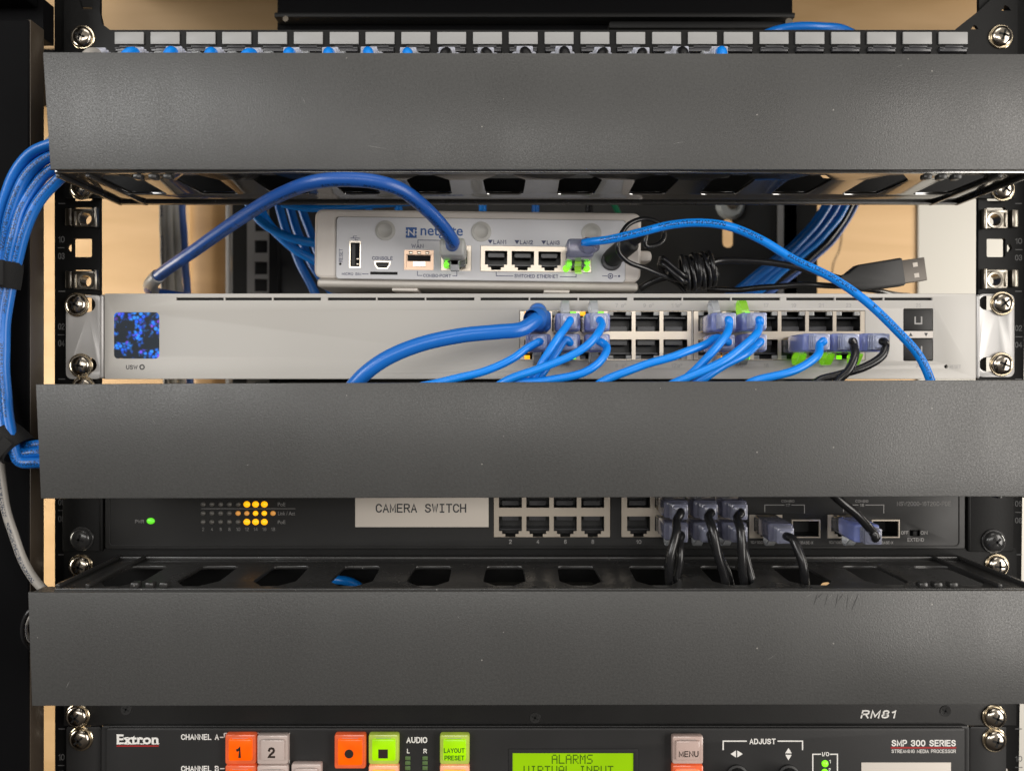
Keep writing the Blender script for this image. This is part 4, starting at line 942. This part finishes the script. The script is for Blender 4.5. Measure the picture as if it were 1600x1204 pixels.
for k, (o1_, o2_) in enumerate((((1032, 405), (1068, 430)), ((1030, 413), (1066, 438)))):
    b.tube(smooth_path([P(o1_[0] + 6, o1_[1] + 14, -6), P(o1_[0], o1_[1], -1), P(o1_[0] + 4, o1_[1] - 2, 3), P(o2_[0], o2_[1], 4), P(o2_[0] + 14, o2_[1] + 2, -4)]), 1.25, 8)
b.tube(smooth_path([P(1044, 424, -5), P(1075, 432, -5), P(1120, 428, -7)]), 3.2, 8)
b.tube(smooth_path([P(1046, 436, -8), P(1062, 446, -10), P(1070, 456, -10)]), 1.25, 8)
obj('coil_tail', b, 'blackcable', t, ang=60)
obj('jacket', MB().tube(smooth_path([P(1105, 412, -8), P(1125, 407, -10), P(1160, 407, -11), P(1210, 411, -11), P(1260, 421, -11), P(1300, 432, -11), P(1320, 437, -11)]), 1.75, 10), 'blackcable', t, ang=60)
ua = P(1310, 439, -11); ub = P(1440, 421, -11); dirv = (ub - ua).normalized(); up_ = Vector((0, -1, 0)).cross(dirv) * -1
if up_.z < 0: up_ = -up_
mt = Matrix(((dirv.x, 0, up_.x, ua.x), (dirv.y, 1, up_.y, ua.y), (dirv.z, 0, up_.z, ua.z), (0, 0, 0, 1)))
pl = [(0, -3), (0, 2.6), (4, 3.2), (10, 6.8), (32, 7.4), (33, 6.8), (33, -6.6), (32, -7.2), (10, -7.0), (4, -4.2)]
def local_plate(lp, d, th, bev):
    return curve_plate([lp], th, bev).xf(mt @ Matrix(((1, 0, 0, 0), (0, 0, -1, -d), (0, 1, 0, 0), (0, 0, 0, 1))))
po = obj('usb_plug', local_plate(pl, 0, 8, 1.2), 'rubber', t)
sh = obj('metal_shell', local_plate(rr(33, 45, -6, 6, .2), 0, 4.6, .3), 'dull_steel', po)
q = MB(); 
for v in (-2.8, 2.8): q.add(local_plate(rr(38.5, 41, v - 1.1, v + 1.1, 0), 2.35, .12, 0))
obj('shell_window', q, 'paper', sh)
cable('black cable lying along the switch top under the USB plug', [(1105, 452, -30), (1150, 452, -26), (1200, 449, -20), (1260, 445, -18), (1320, 447, -24), (1375, 456, -34), (1420, 462, -60)], 1.6, 'blackcable')
cable('short black wire end beside the router foot', [(1000, 451, -14), (1012, 444, -12), (1030, 436, -10), (1046, 432, -8)], 1.9, 'blackcable', name='wire_end')

# ================================================================== CAMERA SWITCH (black)
cd = 4
t = thing('network_switch', 'black switch with amber lights and a white CAMERA SWITCH sticker', 'network switch', (X(840, cd), -cd, Z(858, cd)))
cs = t
PC = [797.5, 840.4, 883.3, 926.2]; PC2 = [998, 1041.5, 1084.5, 1127.5]
hs = [pr(771, 750, 954, 839.5, cd), pr(970.5, 750, 1155, 839.5, cd), pr(1170.5, 803.5, 1223, 841, cd), pr(1236.5, 811, 1282, 840, cd), pr(1293, 803.5, 1342, 841, cd), pr(1361.5, 811, 1406, 840, cd), pr(1421.5, 828, 1437, 837, cd)]
obj('faceplate', vplate([pr(164, 738, 1508, 858, cd, 1.2)] + hs, cd, 1.8, .4), 'face_black', t)
obj('border', vplate([pr(170, 742, 1500, 853, cd, 2), pr(172, 744, 1498, 851.6, cd, 1.8)], cd + .25, .4, .08), 'face_black', t)
obj('chassis', MB().box(X(168, cd), X(1504, cd), -180, -14, Z(857, cd), Z(739, cd)), 'black', t)
for a, b_ in ((98, 158), (1513, 1583)):
    obj('ear_bracket', vplate([pr(a, 734, b_, 862, 2, 1)], 2.3, 2, .3), 'black', t)
obj('bracket_fold', MB().box(X(156, 2), X(163, 2), -6, 3.4, Z(861, 2), Z(735, 2), 1.2), 'black', t)
obj('bracket_fold', MB().box(X(1509.5, 2), X(1516, 2), -6, 3.4, Z(861, 2), Z(735, 2), 1.2), 'black', t)
screw(128, 841, t, 2.4, m='blackscrew', ring='blackscrew', spin=.3); screw(1552, 845, t, 2.4, m='blackscrew', ring='blackscrew', spin=.8)
text('PWR', 211, 811.5, 225, 817, cd, 'dim_ink', t, .01)
def lamp(px, py, rx, rz, m): 
    b = MB().lathe((0, 0, 0), (0, -1, 0), [(0, .9), (.6, .8), (.9, .45), (1, 0)], 16)
    b.xf(Matrix.Translation(P(px, py, cd)) @ Matrix.Diagonal((rx * sc(cd), 1, rz * sc(cd), 1))); return obj('indicator_led', b, m, t)
lamp(235.5, 813.5, 6.5, 5, 'led_green_dim')
for r_, py in enumerate((787.5, 801.5, 815)):
    for i in range(9):
        if r_ != 1 and i == 8: continue
        px = 317.4 + 13.65 * i; m = 'led_off'; s = 4.0
        if r_ != 1 and 5 <= i <= 7: m = 'led_orange'; s = 5.3
        if r_ == 1 and i >= 6: m = 'led_orange' if i < 8 else 'led_amber_dim'; s = 4.2
        if r_ == 1 and i in (4, 5): m = 'led_amber_dim'
        lamp(px, py, s, s * .92, m)
for i in range(9): text(str(2 + 2 * i), 317.4 + 13.65 * i - (1.5 if i < 4 else 3.2), 823.5, 317.4 + 13.65 * i + (1.8 if i < 4 else 3.4), 829, cd, 'dim_ink', t)
line([(315, 794.3), (461, 794.3)], .9, cd, 'dim_ink', t)
text('PoE', 434, 784.5, 446, 790.5, cd, 'dim_ink', t, .01); text('Link / Act', 434.5, 798.5, 461, 804.5, cd, 'dim_ink', t, .01); text('PoE', 434, 812.5, 446, 818, cd, 'dim_ink', t, .01)
st = obj('paper_sticker', MB().rect(555, 757, 763.5, 823, cd + .25, .22, .05), 'paper', t)
text_mono('CAMERA SWITCH', 587, 786.5, 728.5, 800.5, cd + .26, 'dark_ink', st, .006)
JW3, JH3 = 36 * sc(cd), 32 * sc(cd)
for (q, cols, nums) in (((771, 750, 954, 839.5), PC, '2468'), ((970.5, 750, 1155, 839.5), PC2, None)):
    lps = [pr(q[0] + .7, q[1] + .7, q[2] - .7, q[3] - .7, cd)]
    zu, zl = Z(777, cd), Z(822.5, cd)
    for cx in cols:
        for zz_, up in ((zu, True), (zl, False)): lps.append(jack_loop(X(cx, cd), zz_, JW3, JH3, up))
    obj('port_bank', vplate(lps, cd - .3, .8), 'shield', t)
    for cx in cols:
        for zz_, up in ((zu, True), (zl, False)): jack(X(cx, cd), zz_, JW3, JH3, up, cd - .8, t)
for cx, s in zip(PC, '2468'): text(s, cx - 2, 842.5, cx + 2.2, 849, cd, 'grey_ink', t)
text('10', 994, 843, 1002, 849, cd, 'grey_ink', t)
for k, (rx0, rx1, sx0, sx1, n_) in enumerate(((1170.5, 1223, 1236.5, 1282, '17'), (1293, 1342, 1361.5, 1406, '18'))):
    cx = (rx0 + rx1) / 2
    obj('combo_port', vplate([pr(rx0 + .5, 804, rx1 - .5, 840.5, cd), jack_loop(X(cx, cd), Z(823, cd), 37 * sc(cd), 31 * sc(cd), False)], cd - .2, .8), 'shield', t)
    jack(X(cx, cd), Z(823, cd), 37 * sc(cd), 31 * sc(cd), False, cd - .7, t)
    o = obj('sfp_cage', vplate([pr(sx0 + .3, 811.3, sx1 - .3, 839.7, cd), pr(sx0 + 2.2, 813.5, sx1 - 2.2, 838, cd)], cd + .2, 1.2), 'shield', t)
    obj('cage_cavity', MB().openbox(X(sx0 + 1.5, cd), X(sx1 - 1.5, cd), cd - 14, cd - .6, Z(838.6, cd), Z(812.6, cd)), 'portin', o)
    mid = (cx + (sx0 + sx1) / 2) / 2 + (3 if k == 0 else -4)
    text('COMBO', mid - 10, 780.5, mid + 10, 784.5, cd, 'grey_ink', t); text(n_, mid - 3.5, 786.5, mid + 3.5, 791, cd, 'grey_ink', t)
    la, lb = (1195, 1257) if k == 0 else (1318, 1381)
    line([(la, 799), (la, 788.5), (mid - 6, 788.5)], 1, cd, 'grey_ink', t); line([(lb, 801), (lb, 788.5), (mid + 6, 788.5)], 1, cd, 'grey_ink', t)
    text('10/100/1000M', rx0 + 2, 844.5, rx0 + 44, 849, cd, 'grey_ink', t); text('1000BASE-X', sx0 + 4, 845, sx0 + 34, 849.5, cd, 'grey_ink', t)
text('NSW2000-16T2GC-POE', 1401.5, 783, 1485.5, 790, cd, 'dim_ink', t)
text('OFF', 1408, 829, 1419.5, 834.5, cd, 'grey_ink', t); text('ON', 1438.5, 829, 1449, 834.5, cd, 'grey_ink', t); text('EXTEND', 1418, 840, 1443.5, 845.5, cd, 'grey_ink', t)
obj('slide_switch', MB().openbox(X(1421.5, cd), X(1437, cd), cd - 1.7, cd - .1, Z(837, cd), Z(828, cd)).box(X(1425.5, cd), X(1431, cd), cd - 1.6, cd + .8, Z(836, cd), Z(829, cd), .2), 'hole', t)

gcs = 'black cables plugged into the black switch'
def csc(px, row, label, pts, ps=None, **k):
    z = Z(777, cd) if row == 0 else Z(822.5, cd)
    q = dict(x=X(px, cd), z=z, d=cd, up=(row == 0), boot='boot_dark', neck='neck_smoky', length=31); q.update(k)
    return cable(label, pts, 2.0, 'blackcable', gcs, q)
csc(PC2[1], 1, 'black cable at the left, lower clear plug of the black switch', [(1062, 842, 37), (1063, 862, 41), (1060, 890, 41), (1054, 916, 40), (1052, 960, 36)])
csc(PC2[1], 0, 'black cable at the left, upper clear plug of the black switch', [(1058, 812, 37), (1056, 830, 43), (1047, 868, 46), (1045, 900, 44), (1047, 918, 42), (1046, 960, 36)])
csc(PC2[2], 1, 'hidden rear cable under the middle clear plugs of the black switch', [(1112, 843, 36), (1122, 865, 38), (1134, 890, 38), (1142, 915, 38), (1146, 960, 36)])
csc(PC2[2], 0, 'black cable slanting down right from the middle upper clear plug', [(1107, 806, 38), (1112, 824, 44), (1120, 860, 46), (1130, 895, 44), (1134, 917, 43), (1136, 960, 36)])
csc(PC2[3], 1, 'glossy printed black cable at the right lower clear plug', [(1158, 840, 36), (1163, 862, 40), (1170, 890, 41), (1178, 917, 42), (1184, 960, 36)])
csc(PC2[3], 0, 'black cable hanging straight from the right upper clear plug', [(1152, 808, 38), (1157, 828, 44), (1158, 862, 46), (1160, 892, 45), (1164, 918, 43), (1166, 960, 36)])
csc(1196.5, 1, 'black cable arching down from the combo 17 socket', [(1238, 842, 42), (1245, 856, 44), (1254, 880, 46), (1257, 905, 45), (1258, 918, 44), (1256, 960, 38)], yaw=-.14, length=34)
csc(1318, 1, 'black cable rising up left from the combo 18 socket', [(1363, 829, 40), (1357, 822, 43), (1335, 800, 47), (1310, 780, 49), (1285, 757, 48), (1270, 730, 42)], yaw=-.10, length=36, boot='boot')

# ================================================================== SHELF PANEL and PROCESSOR
t = thing('rack_shelf', 'black shelf front marked RM81 with small black screws', 'shelf', (X(844, 2), -2, Z(1133, 2)))
obj('faceplate', vplate([pr(100, 1005, 1588, 1133, 2, .5)], 2.3, 2.1, .3), 'face_black', t)
text('RM81', 1344.5, 1108.5, 1398, 1121.5, 2.3, 'white_ink', t, .014, .25)
for px, py in ((197, 1107.5), (836, 1120.5), (1477, 1110)):
    o = obj('countersunk_screw', MB().lathe(P(px, py, 2.3), (0, -1, 0), [(2.9, 0), (2.7, .3), (2.0, .25), (0, .25)], 20), 'blackscrew', t)
    q = MB()
    for a in (.5, .5 + math.pi / 2): q.add(MB().box(-1.7, 1.7, .2, .33, -.38, .38).xf(Matrix.Translation(P(px, py, 2.3)) @ Matrix.Rotation(a, 4, 'Y')))
    obj('cross_recess', q, 'hole', o)
screw(122, 1118, t, 2.4, spin=.7); screw(1553, 1119, t, 2.4, spin=.4)

ed = 6
t = thing('media_processor', 'dark streaming processor with lit square buttons and a green text screen', 'media processor', (X(840, ed), -ed, Z(1275, ed)))
mp_ = t
lcdh = pr(796, 1170, 996, 1230, ed)
obj('faceplate', vplate([pr(166, 1137, 1508, 1275, ed, 1.2), lcdh], ed, 2.5, .5), 'processor', t)
obj('bezel_ridge', vplate([pr(158, 1133.5, 1515, 1279, 4.5, 1.5), pr(167, 1138, 1507, 1275, 4.5, 1)], 4.5, 2, .3), 'processor', t)
obj('chassis', MB().box(X(170, ed), X(1504, ed), -150, ed - 6, Z(1272, ed), Z(1140, ed)), 'black', t)
for a, b_ in ((104, 158), (1515, 1572)): obj('ear_bracket', vplate([pr(a, 1134.5, b_, 1279, 2, 1)], 2.3, 2, .3), 'processor', t)
screw(127, 1153, t, 2.4, spin=.9); screw(1553, 1155, t, 2.4, spin=.3)
W_ = 'white_ink'
# serif lettering: bold letters with added slab serifs
sr = text_mb('Extron', .028); fit(sr, X(182.5, ed), X(247.5, ed), Z(1162, ed), Z(1146.5, ed), ed)
for a, b_, yy in ((182, 189, 1161.3), (182, 189, 1147.2), (196, 202, 1161.3), (203.5, 209, 1161.3), (219, 225, 1161.3), (239, 243.5, 1161.3), (244, 248.6, 1161.3), (196, 201, 1151.6), (205, 209, 1151.6), (217.5, 221, 1151.6)):
    sr.rect(a, yy - .8, b_, yy + .8, ed + .055, .04)
obj('lettering', sr, W_, t, ang=20)
line([(183, 1164.6), (247, 1164.6)], 2, ed, 'red_ink', t, 'red_underline')
text('CHANNEL A', 283, 1146, 342, 1155, ed, W_, t, .012); line([(344.5, 1151), (350, 1151)], 1.6, ed, W_, t)
text('CHANNEL B', 283, 1195.5, 342, 1204.5, ed, W_, t, .012); line([(344.5, 1200), (350, 1200)], 1.6, ed, W_, t)
line([(350.5, 1151), (350.5, 1145), (452, 1145), (452, 1196)], 1.6, ed, W_, t)
def button(px0, py0, px1, py1, face, edge, glyph=None, d=11):
    o = obj('push_button', MB().rect(px0, py0, px1, py1, d - 1.2, d - 1.2 - ed + .5, 1.1), edge, t)
    i = 5.5
    f = obj('lit_face', MB().rect(px0 + i, py0 + i + 2, px1 - i, py1 - i, d, 2.0, .8), face, o)
    obj('top_groove', MB().rect(px0 + 12, py0 + 5.2, px1 - 12, py0 + 7.2, d - 1.1, .08), 'lit_orange_edge' if edge == 'x' else 'grey_ink', o)
    return o, f
B1, f1 = button(351, 1147, 399, 1194, 'lit_orange', 'lit_orange_edge'); text('1', 368.5, 1166, 376.5, 1183.5, 11, 'glyph', f1, .03)
B2, f2 = button(401, 1148, 450, 1194, 'lens_pale', 'lens_pale'); text('2', 418.5, 1166.5, 430, 1183.5, 11, 'glyph', f2, .02)
B3, f3 = button(351, 1195.5, 399, 1243, 'lit_orange', 'lit_orange_edge'); text('1', 368.5, 1214, 376.5, 1231.5, 11, 'glyph', f3, .03)
B4, f4 = button(401, 1195.5, 450, 1243, 'lens_pale', 'lens_pale'); text('2', 418.5, 1214, 430, 1231.5, 11, 'glyph', f4, .02)
B5, f5 = button(454.5, 1193, 502, 1241, 'lens_pale', 'lens_pale')
B6, f6 = button(522, 1147, 571, 1201, 'lit_orange', 'lit_orange_edge')
obj('record_symbol', MB().cyl(P(545.3, 1177, 11), (0, -1, 0), 2.2, .06), 'glyph', f6)
B7, f7 = button(575.5, 1147, 623, 1194, 'lit_green', 'lit_green_edge'); obj('stop_symbol', MB().rect(591, 1170, 606, 1184, 11.06, .06), 'glyph', f7)
B8, f8 = button(575.5, 1195.5, 623, 1243, 'lit_amber', 'amber_edge')
B9, f9 = button(687, 1147.5, 733.5, 1194, 'lit_green', 'lit_green_edge'); text('LAYOUT', 693.5, 1168, 726, 1175.5, 11, 'glyph_green', f9, .012); text('PRESET', 694.5, 1179.5, 725.5, 1187, 11, 'glyph_green', f9, .012)
B10, f10 = button(687, 1195.5, 733.5, 1243, 'lit_amber', 'amber_edge')
B11, f11 = button(1050.5, 1149.5, 1099.5, 1193.5, 'lens_pink', 'lens_pink'); text('MENU', 1060.5, 1172.5, 1091.5, 1182, 11, 'glyph', f11, .012)
B12, f12 = button(1050.5, 1195, 1099.5, 1243, 'glow_red', 'lit_orange_edge')
text('AUDIO', 635, 1150.5, 667.5, 1160, ed, W_, t, .015); text('L', 636, 1169, 640, 1176, ed, W_, t, .015); text('R', 661.5, 1169, 667, 1176, ed, W_, t, .015)
for px in (637, 664):
    for k, py in enumerate((1184, 1191.6, 1199.4, 1207)):
        obj('level_led', MB().rect(px - 4.2, py - 3, px + 4.2, py + 3, ed + .5, .6, .25), 'led_off_green', t)
# text screen with dot-matrix characters
o = obj('lcd_bezel', vplate([pr(795, 1169, 997, 1232, ed), pr(801, 1175.5, 989.5, 1226, ed)], ed + .4, 1.2, .2), 'matte', t)
sc_ = obj('lcd_screen', MB().rect(800, 1174.5, 990.5, 1227, ed - .3, .5), 'lcd', t)
G5 = {'A': '01110 10001 10001 11111 10001 10001 10001', 'L': '10000 10000 10000 10000 10000 10000 11111', 'R': '11110 10001 10001 11110 10100 10010 10001',
      'M': '10001 11011 10101 10101 10001 10001 10001', 'S': '01111 10000 10000 01110 00001 00001 11110', 'V': '10001 10001 10001 10001 10001 01010 00100',
      'I': '01110 00100 00100 00100 00100 00100 01110', 'T': '11111 00100 00100 00100 00100 00100 00100', 'U': '10001 10001 10001 10001 10001 10001 01110',
      'N': '10001 11001 10101 10011 10001 10001 10001', 'P': '11110 10001 10001 11110 10000 10000 10000'}
def lcd(s, px0, px1, py0, py1):
    b = MB(); n = len(s); cell = (px1 - px0) / (n * 6 - 1); ch = (py1 - py0) / 7
    for i, c in enumerate(s):
        if c == ' ': continue
        for r_, row in enumerate(G5[c].split()):
            for k, v in enumerate(row):
                if v == '1':
                    a = px0 + (i * 6 + k) * cell; y = py0 + r_ * ch
                    b.rect(a + .06, y + .08, a + cell - .06, y + ch - .08, ed - .22, .07)
    obj('lettering', b, 'lcd_ink', sc_)
lcd('ALARMS', 862, 926, 1178, 1192.5); lcd('VIRTUAL INPUT', 818, 958.5, 1195.5, 1210)
text('ADJUST', 1171, 1153, 1212, 1161.8, ed, W_, t, .015)
line([(1130, 1170), (1130, 1157), (1166, 1157)], 2, ed, W_, t); line([(1254, 1170), (1254, 1157), (1216, 1157)], 2, ed, W_, t)
b = MB()
for tri in (((1141.5, 1177), (1150, 1171.5), (1150, 1182.5)), ((1160.5, 1177), (1152, 1171.5), (1152, 1182.5)), ((1232, 1167.5), (1227, 1176), (1237, 1176)), ((1232, 1187), (1227, 1178.3), (1237, 1178.3))):
    b.bm.faces.new([b.bm.verts.new(P(u, v, ed + .03)) for u, v in tri])
obj('arrow_mark', b, W_, t)
for px in (1151, 1231.5):
    z0 = 1210
    b = MB().lathe(P(px, z0, ed), (0, -1, 0), [(0, .1), (5.4, .1), (5.4, 1.2), (4.4, 1.6), (4.2, 10), (3.7, 11), (0, 11.2)], 32); o = obj('knob', b, 'rubber', t)
    q = MB()
    for k in range(16):
        a = 2 * math.pi * k / 16; c0 = P(px, z0, ed) + Vector((4.25 * math.cos(a), 0, 4.25 * math.sin(a))); q.cyl(c0 + Vector((0, -2, 0)), (0, -1, 0), .35, 8, 6)
    obj('grip_ridge', q, 'rubber', o)
text('I/O', 1284.5, 1174, 1295.5, 1180.5, ed, W_, t, .015)
line([(1282, 1177.5), (1270, 1177.5), (1270, 1240)], 1.8, ed, W_, t); line([(1298, 1177.5), (1308.5, 1177.5), (1308.5, 1240)], 1.8, ed, W_, t)
def lampe(px, py, r, m): return obj('indicator_led', MB().lathe(P(px, py, ed), (0, -1, 0), [(0, 1.2), (r * .6, 1.0), (r * .9, .5), (r, 0)], 16), m, t)
lampe(1289, 1192, 1.7, 'led_green'); lampe(1288.5, 1205.5, 1.7, 'led_green')
text('1', 1295.5, 1186, 1298, 1191.5, ed, W_, t, .01); text('2', 1294.8, 1199, 1298, 1204.5, ed, W_, t, .01)
text('SMP 300 SERIES', 1393, 1155, 1493.5, 1165.2, ed, W_, t, .015); line([(1393, 1167.3), (1493, 1167.3)], 2.4, ed, 'red_ink', t, 'red_underline')
text('STREAMING MEDIA PROCESSOR', 1393, 1170, 1493.5, 1175.5, ed, W_, t, 0)
obj('paper_panel', MB().rect(1346, 1190.5, 1486, 1250, ed + .25, .22, .05), 'paper', t)

# ================================================================== CABLES HANGING AT THE LEFT
gb = 'blue cables strapped in the side bundle'
cable('outermost side bundle cable, highest where it meets the top cover', [(140, 212, 44), (76, 226, 44), (48, 240, 43), (24, 272, 42), (2, 330, 40), (-12, 400, 39), (-12, 480, 39), (-14, 560, 38)], 2.45, 'bundle_plain', gb)
cable('second side bundle cable down, glossy, curving beside the top cover', [(140, 226, 40), (78, 245, 42), (52, 262, 43), (29, 300, 43), (11, 360, 42), (1, 430, 40), (-6, 500, 40), (-6, 580, 40), (2, 650, 41), (18, 690, 42), (38, 696, 44), (60, 694, 44), (110, 692, 42)], 2.45, 'bundle', gb)
cable('third side bundle cable down, printed, curving beside the top cover', [(140, 250, 40), (80, 266, 40), (60, 282, 41), (38, 318, 42), (22, 370, 43), (8, 432, 42), (-1, 500, 42), (-2, 570, 42), (3, 640, 43), (14, 685, 46), (32, 707, 48), (60, 707, 48), (110, 706, 44)], 2.45, 'bundle', gb)
cable('innermost side bundle cable, passing under the corner of the top cover', [(150, 256, 42), (104, 272, 42), (78, 293, 42), (52, 330, 42), (34, 378, 42), (20, 430, 41), (10, 490, 41), (6, 560, 42), (10, 630, 44), (20, 690, 50), (32, 720, 50), (60, 722, 50), (110, 720, 45)], 2.45, 'bundle', gb)
cable('thin side bundle strand tucked between the outer two, by the top cover', [(140, 220, 36), (77, 234, 37), (50, 250, 38), (26, 290, 38), (8, 350, 37), (-4, 420, 36), (-8, 500, 36), (-8, 580, 36), (0, 655, 38), (16, 700, 40), (36, 712, 40), (60, 714, 40), (110, 714, 38)], 2.3, 'bundle', gb)
def strap(label, c, axis, rx, ry, h, rot=0):
    b = MB(); ax_ = Vector(axis).normalized(); dv = Vector((0, -1, 0)); u = ax_.cross(dv).normalized(); n = 36
    for k, (r_off) in enumerate((0, .9)):
        pass
    rings = []
    for (ro, hh) in ((0, -h / 2), (1.1, -h / 2), (1.4, -h / 4), (1.4, h / 4), (1.1, h / 2), (0, h / 2)):
        rings.append([b.bm.verts.new(c + ax_ * hh + u * math.cos(a) * (rx + ro) + dv * math.sin(a) * (ry + ro)) for a in [2 * math.pi * i / n for i in range(n)]])
    for i in range(6):
        p, q = rings[i], rings[(i + 1) % 6]
        for j in range(n): b.bm.faces.new((p[j], p[(j + 1) % n], q[(j + 1) % n], q[j]))
    q = MB().box(0, 5, -.5, .5, -h / 2 + .3, h / 2 - .3, .3).xf(Matrix.Translation(c + dv * (ry + 1.2)) @ Matrix.Rotation(rot, 4, 'Y'))
    t = thing('cable_strap', label, 'strap', c, 'black cable straps on the side bundle')
    obj('band', b, 'velcro', t); obj('loose_end', q, 'velcro', t); return t
strap('upper black fuzzy strap round the blue side bundle', P(5, 429, 41.5), (.12, 0, 1), 6.2, 6.2, 12)
strap('lower black fuzzy strap where the blue side bundle turns to the middle cover', P(16, 692, 45), (.75, 0, -.66), 6.6, 8.2, 11, .75)
cable('grey printed cable hanging at the left below the lower strap', [(-4, 690, 38), (1, 740, 39), (10, 795, 38), (25, 848, 36), (46, 893, 35), (72, 924, 35), (110, 950, 35)], 2.0, 'greycable')
t = obj('wire_loop', MB().tube(smooth_path([P(70, 945, 38), P(48, 952, 42), P(36, 975, 43), P(38, 1000, 42), P(52, 1014, 38), P(75, 1018, 32)]), 1.0, 10), 'blackcable', None, P(40, 985, 40)); meta(t, 'small black wire loop poking out left of the lowest cover', 'cable')
t = obj('wire_loop', MB().tube(smooth_path([P(70, 950, 35), P(52, 958, 38), P(41, 977, 39), P(44, 996, 38), P(56, 1006, 34), P(75, 1010, 28)]), .8, 10), 'greycable', None, P(45, 985, 38)); meta(t, 'thin grey wire loop nested inside the black loop at the lowest cover', 'cable')

# ================================================================== CABLES BEHIND THE RACK
gr = 'cables hanging behind the rack at the left'
for k, (px, m, lab, rr_) in enumerate(((254, 'greycable', 'dark grey upright cable nearest the pale wood at the left', 2.2), (263, 'whitecable', 'white upright cable in the blurred group behind the rack', 3.0), (274, 'whitecable', 'second white upright cable beside the blurred blue one', 2.8), (285, 'paleblue', 'pale blue upright cable beside the wooden post', 2.6))):
    dd = -150 - 4 * k
    cable(lab, [(px - 3, 150, dd), (px - 2, 250, dd), (px, 330, dd), (px + 1 + k, 400, dd + 2), (px + 2 + 2 * k, 460, dd), (px + 6 + 2 * k, 620, dd)], rr_, m, gr)
gl = 'blurred blue cables behind the white router'
cable('blue cable entering behind the router at mid height, lit along its top', [(370, 260, -60), (385, 310, -62), (400, 336, -62), (420, 355, -62), (450, 371, -62), (480, 378, -62), (530, 384, -64)], 2.6, 'blue', gl)
cable('blue cable curving below the lit one behind the router', [(395, 280, -75), (408, 330, -75), (430, 362, -75), (460, 388, -75), (492, 408, -75), (540, 430, -75)], 2.8, 'blue', gl)
cable('steep blue cable left of the router, leftmost of three', [(425, 250, -90), (438, 330, -90), (455, 380, -90), (475, 425, -90), (492, 456, -90), (520, 520, -90)], 2.7, 'bundle_plain', gl)
cable('steep blue cable left of the router, middle of three', [(440, 250, -96), (455, 330, -96), (470, 375, -96), (492, 420, -96), (530, 470, -96)], 2.7, 'bundle_plain', gl)
cable('steep blue cable left of the router, nearest to it', [(455, 250, -102), (472, 330, -102), (484, 360, -102), (500, 400, -102), (540, 460, -102)], 2.7, 'bundle_plain', gl)
cable('blue cable lying level above the top left of the router', [(440, 318, -40), (470, 324, -42), (500, 325, -44), (560, 322, -60), (640, 316, -80)], 2.2, 'blue', gl)
gs = 'cable stubs peeking above the router'
for px, m, lab in ((577, 'blue', 'blue cable stub peeking above the router near the dark arching cable'), (623, 'blue', 'blue cable stub peeking above the router beneath the arch'), (754, 'blue', 'blue cable stub peeking above the router middle'), (837, 'bundle_plain', 'darker blue cable stub peeking above the router at the right'), (921, 'blackcable', 'black cable stub peeking above the right of the router'), (962, 'greencable', 'green cable stub peeking above the router')):
    sl = 8 if m == 'greencable' else 0
    cable(lab, [(px - sl * 2, 280, -138), (px - sl, 310, -138), (px, 325, -138), (px + sl, 345, -138), (px + sl, 400, -138)], 2.6 if m != 'greencable' else 2.0, m, gs)
gq = 'blue cables slanting behind the USB plug'
for k, (off, m, lab) in enumerate(((0, 'bundle_plain', 'blue slanting cable behind the USB plug, leftmost strand'), (13, 'bundle_plain', 'blue slanting cable behind the USB plug, middle strand'), (27, 'blue', 'brighter blue slanting cable behind the USB plug, third strand'))):
    dd = -120 - 3 * k
    cable(lab, [(1322 + off, 250, dd), (1290 + off, 325, dd), (1262 + off, 362, dd), (1232 + off, 392, dd), (1195 + off, 420, dd), (1155 + off * 1.2, 452, dd), (1090 + off, 500, dd)], 3.4, m, gq)
cable('black slanting cable beside the blue ones behind the USB plug', [(1360, 250, -128), (1329, 320, -128), (1300, 365, -128), (1270, 397, -128), (1230, 427, -128), (1180, 458, -128), (1120, 500, -128)], 2.6, 'blackcable', gq)
cable('pale blue slanting cable on the right of the blurred group', [(1374, 250, -132), (1338, 322, -132), (1308, 368, -132), (1278, 399, -132), (1240, 430, -132), (1195, 462, -132), (1130, 510, -132)], 1.8, 'paleblue', gq)
cable('blue cable crossing above the label strips at the upper right', [(1180, 60, -30), (1218, 46, -32), (1245, 42, -32), (1285, 42, -34), (1320, 48, -40), (1360, 70, -50)], 2.4, 'bundle_plain')

cable('bright blue cable glimpsed through a slot of the lowest cable manager', [(480, 935, 4), (515, 908, 6), (538, 907, 8), (556, 913, 8), (575, 935, 6)], 2.3, 'blue')
